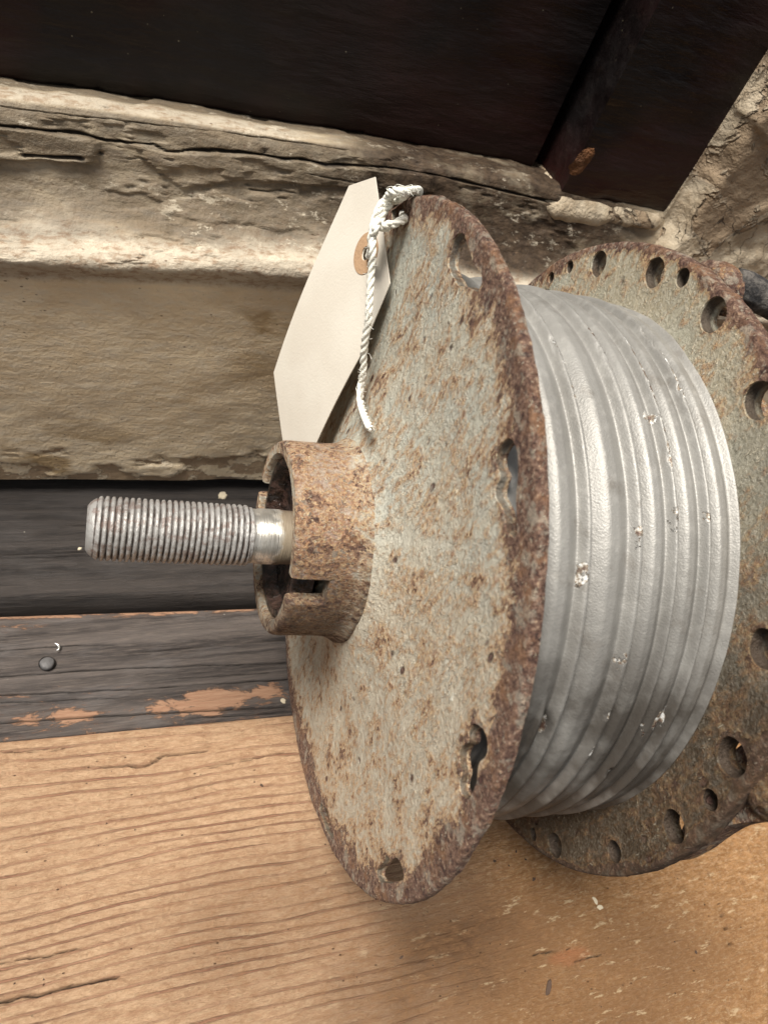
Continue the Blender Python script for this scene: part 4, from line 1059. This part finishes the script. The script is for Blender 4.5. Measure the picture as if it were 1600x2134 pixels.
# rim loop: over the rim and down to the knot
strand([L3p(873, 402, .06), L3p(872, 396, .035), L3p(862, 396, .0), L3p(848, 398, -.03), L3p(830, 400, -.045), L3p(814, 408, -.06), L3p(800, 418, -.07), L3p(790, 434, -.085), L3p(781, 455, -.095), L3p(776, 480, -.10), L3p(773, 505, -.10), L3p(773, 522, -.09), L3p(770, 532, -.06), L3p(768, 534, -.02)], r=.0108, n=360)
strand([L3p(846, 405, .02), L3p(843, 400, -.02), L3p(832, 397, -.05), L3p(820, 402, -.06), L3p(812, 412, -.05), L3p(822, 418, -.03), L3p(835, 412, -.03), L3p(842, 405, -.045), L3p(830, 398, -.07), L3p(815, 400, -.08), L3p(806, 412, -.075)], r=.0108, n=240)
# second leg from the hole up to the knot
strand([L3p(838, 440, .05), L3p(842, 455, -.01), L3p(832, 461, -.035), L3p(815, 468, -.055), L3p(800, 474, -.075), L3p(790, 468, -.085), L3p(796, 450, -.075), L3p(803, 435, -.065), L3p(812, 422, -.06)], r=.0115, n=240)
strand([L3p(812, 465, -.06), L3p(798, 472, -.085), L3p(788, 462, -.10), L3p(783, 476, -.112), L3p(778, 492, -.11), L3p(776, 520, -.11), L3p(774, 560, -.10), L3p(771, 610, -.095), L3p(768, 660, -.09), L3p(762, 700, -.085), L3p(758, 735, -.075), L3p(757, 770, -.062), L3p(752, 800, -.058), L3p(751, 835, -.066), L3p(759, 865, -.076), L3p(771, 893, -.090)], r=.0102, n=620)
# frayed fibres above the knot
def hair(pts, r=.0012):
    P = smooth_path(pts, 24); Tn = np.gradient(P, axis=0); Tn /= np.linalg.norm(Tn, axis=1)[:, None]
    N = np.cross(Tn, [0, 0, 1.]); N /= np.linalg.norm(N, axis=1)[:, None]; Bn = np.cross(Tn, N); a_ = np.linspace(0, 2*np.pi, 4, endpoint=False)
    ring = P[:, None, :]+r*(N[:, None, :]*np.cos(a_)[None, :, None]+Bn[:, None, :]*np.sin(a_)[None, :, None]); return ring.reshape(-1, 3), grid_faces(24, 4, False, True)
HV, HF_, o = [], [], 0
for pts in [[(808, 398), (806, 391), (815, 388), (823, 392)], [(830, 390), (845, 388), (858, 385), (860, 392)], [(822, 388), (828, 384), (842, 388), (850, 392)],
            [(800, 412), (793, 416), (797, 424)], [(771, 884), (777, 890), (779, 897)], [(768, 890), (770, 899), (775, 901)], [(762, 735), (770, 738), (774, 748)], [(776, 470), (784, 474), (780, 486)], [(748, 800), (742, 808), (745, 818)]]:
    a, b = hair([L3p(x, y, -.05) for x, y in pts]); HV.append(a); HF_.append(b+o); o += len(a)
for k in range(170):
    spine = [(872, 397), (848, 398), (814, 408), (790, 434), (776, 480), (773, 540), (768, 660), (757, 760), (751, 835), (771, 893)]
    q_ = rng.uniform(0, len(spine)-1.01); i_ = int(q_); f_ = q_-i_
    x, y = [spine[i_][j]*(1-f_)+spine[i_+1][j]*f_ for j in (0, 1)]
    a = rng.uniform(0, 6.28); L_ = rng.uniform(5, 13); cx_, cy_ = math.cos(a)*L_, math.sin(a)*L_; b_ = rng.uniform(-5, 5)
    dep = -.095 if 430 < y < 700 else -.065
    a, b = hair([L3p(x, y, dep), L3p(x+cx_*.5+b_*.3, y+cy_*.5, dep-.008), L3p(x+cx_+b_, y+cy_, dep-.004)], .0006); HV.append(a); HF_.append(b+o); o += len(a)
hv = np.concatenate(HV); mesh('frayed_fibre', np.array([Lw(p)-ptag for p in hv]), np.concatenate(HF_), M_cord, cordr)['kind'] = 'stuff'

# ================================================================== SMALL THINGS ON THE BOARDS
def nail(x, y, r, z=-.004, label=None):
    c = at_z(x, y, -.005); o = empty('nail', c)
    P = [(0, 0, .010), ]
    a_ = np.linspace(0, 2*np.pi, 28, endpoint=False); Vn = []
    for q, h in ((.02, .011), (.7, .0095), (.93, .006), (1., .0), (1., -.02)): Vn.append(np.stack([r*q*np.cos(a_)*(1+.06*np.sin(3*a_)), r*q*np.sin(a_), h+.0015*np.sin(2*a_)*q], 1))
    mesh('nail_head', np.concatenate(Vn), grid_faces(5, 28, False, True)[:, ::-1], M_nail, o)
    Vd = []
    for q, h in ((1.12, .001), (1.06, -.006), (.95, -.012)): Vd.append(np.stack([r*q*np.cos(a_), r*q*np.sin(a_), h+0*a_], 1))
    mesh('nail_recess', np.concatenate(Vd), grid_faces(3, 28, False, True), M_dark2, o)
    tag(o, label, 'nail')
nail(98, 1383, .026, label='dull round nail head in the black plank at the left')
c = at_z(113, 1351, -.004); a_ = np.linspace(-1.2, 1.6, 24); ro = empty('metal_shaving', c)
Vr = []
for k, a in enumerate(a_):
    w_ = .0045*math.sin(math.pi*(k+.5)/24)
    for (dr, dh) in ((-w_, 0), (0, .005), (w_, 0)): Vr.append(((.017+dr)*math.cos(a), (.017+dr)*math.sin(a), .004+dh))
mesh('curl', np.array(Vr), grid_faces(24, 3), flat("bright_metal", (.85, .85, .82), .25, .9), ro)
tag(ro, 'tiny bright curved metal shaving beside the nail head', 'metal shaving')
def flake(name, x, y, r, z, mat, label, cat, seed, asp=1.3, group=None):
    c = at_z(x, y, z); a = np.linspace(0, 2*np.pi, 14, endpoint=False); k = 1+.35*fbm(np.cos(a)*2+seed, np.sin(a)*2, o=2, seed=seed)
    ring = np.stack([r*asp*k*np.cos(a), r*k*np.sin(a), 0*a], 1); Vv = np.concatenate([[[0, 0, r*.35]], ring*np.array([.85, .85, 1])+[0, 0, r*.28], ring])
    F = [(0, 1+i_, 1+(i_+1) % 14) for i_ in range(14)]+[(1+i_, 15+i_, 15+(i_+1) % 14, 1+(i_+1) % 14) for i_ in range(14)]
    o = mesh(name, Vv, F, mat, None, smooth=False); o.location = Vector(c)*S; o.rotation_euler = (0, 0, seed*1.3)
    return tag(o, label, cat, group)
flake('paint_flake', 463, 1032, .020, -.083, M_chip, 'pale paint flake fallen in the recess under the sill', 'paint flake', 3)
flake('paint_flake', 166, 1143, .007, -.083, M_chip, 'tiny tan speck below the threaded shaft end', 'paint flake', 5)
flake('paint_flake', 590, 1461, .011, -.008, M_chip, 'round whitish flake on the black plank by the flange foot', 'paint flake', 9, 1.)
crumbs = [(1143, 2058, .010, 2.6), (545, 1637, .005, 1.5), (836, 1996, .004, 2), (1450, 1985, .006, 1.), (1030, 1795, .005, 1.4), (1075, 1775, .004, 1.5), (1095, 1792, .004, 1.3), (1112, 1833, .006, 1.6), (1060, 1805, .003, 1.8)]
for k, (x, y, r, asp) in enumerate(crumbs):
    flake('dark_crumb', x, y, r, .001, M_crumb, ['long dark splinter lying on the pine below the drum', 'small dark crumb on the pine grain left of the flange', 'speck lying on the brown painted shade under the flange', 'black crumb on the scuffed pine at the right',
          'crumb nearest the lower flange edge', 'crumb between the two flanges on the pine', 'crumb right between the flanges on the pine', 'larger crumb on the pine left of the rear flange', 'tiniest crumb on the pine between the flanges'][k], 'crumb', 20+k, asp, 'dark crumbs on the pine plank')
for k, (x, y) in enumerate([(1240, 1878), (1250, 1892)]):
    flake('wood_chip', x, y, .009, .001, M_chip, ['upper pale wood chip on the pine below the rear flange', 'lower pale wood chip on the pine below the rear flange'][k], 'wood chip', 40+k, 1.6, 'pale chips under the rear flange')

gv = []; gf = []; o = 0
for k in range(150):
    if k < 95: x, y = rng.normal(1010, 120), rng.normal(1850, 70)
    else: x, y = rng.uniform(0, 1600), rng.uniform(1600, 2130)
    c = at_z(x, y, .0005); q = rng.uniform(.0014, .0042)
    P = np.array([[1, 0, 0], [-.3, .8, 0], [-.7, -.6, 0], [.4, -.7, .0], [0, 0, .9]])*q*rng.uniform(.6, 1.3, (5, 3))
    a = rng.uniform(0, 6.28); R_ = np.array([[math.cos(a), -math.sin(a), 0], [math.sin(a), math.cos(a), 0], [0, 0, 1]])
    gv.append(P@R_.T+c); gf += [(o, o+1, o+4), (o+1, o+2, o+4), (o+2, o+3, o+4), (o+3, o, o+4)]; o += 5
tag(mesh('grit', np.concatenate(gv), gf, M_crumb, None, smooth=False), 'fine dark grit scattered over the pine plank', 'grit', kind='stuff')
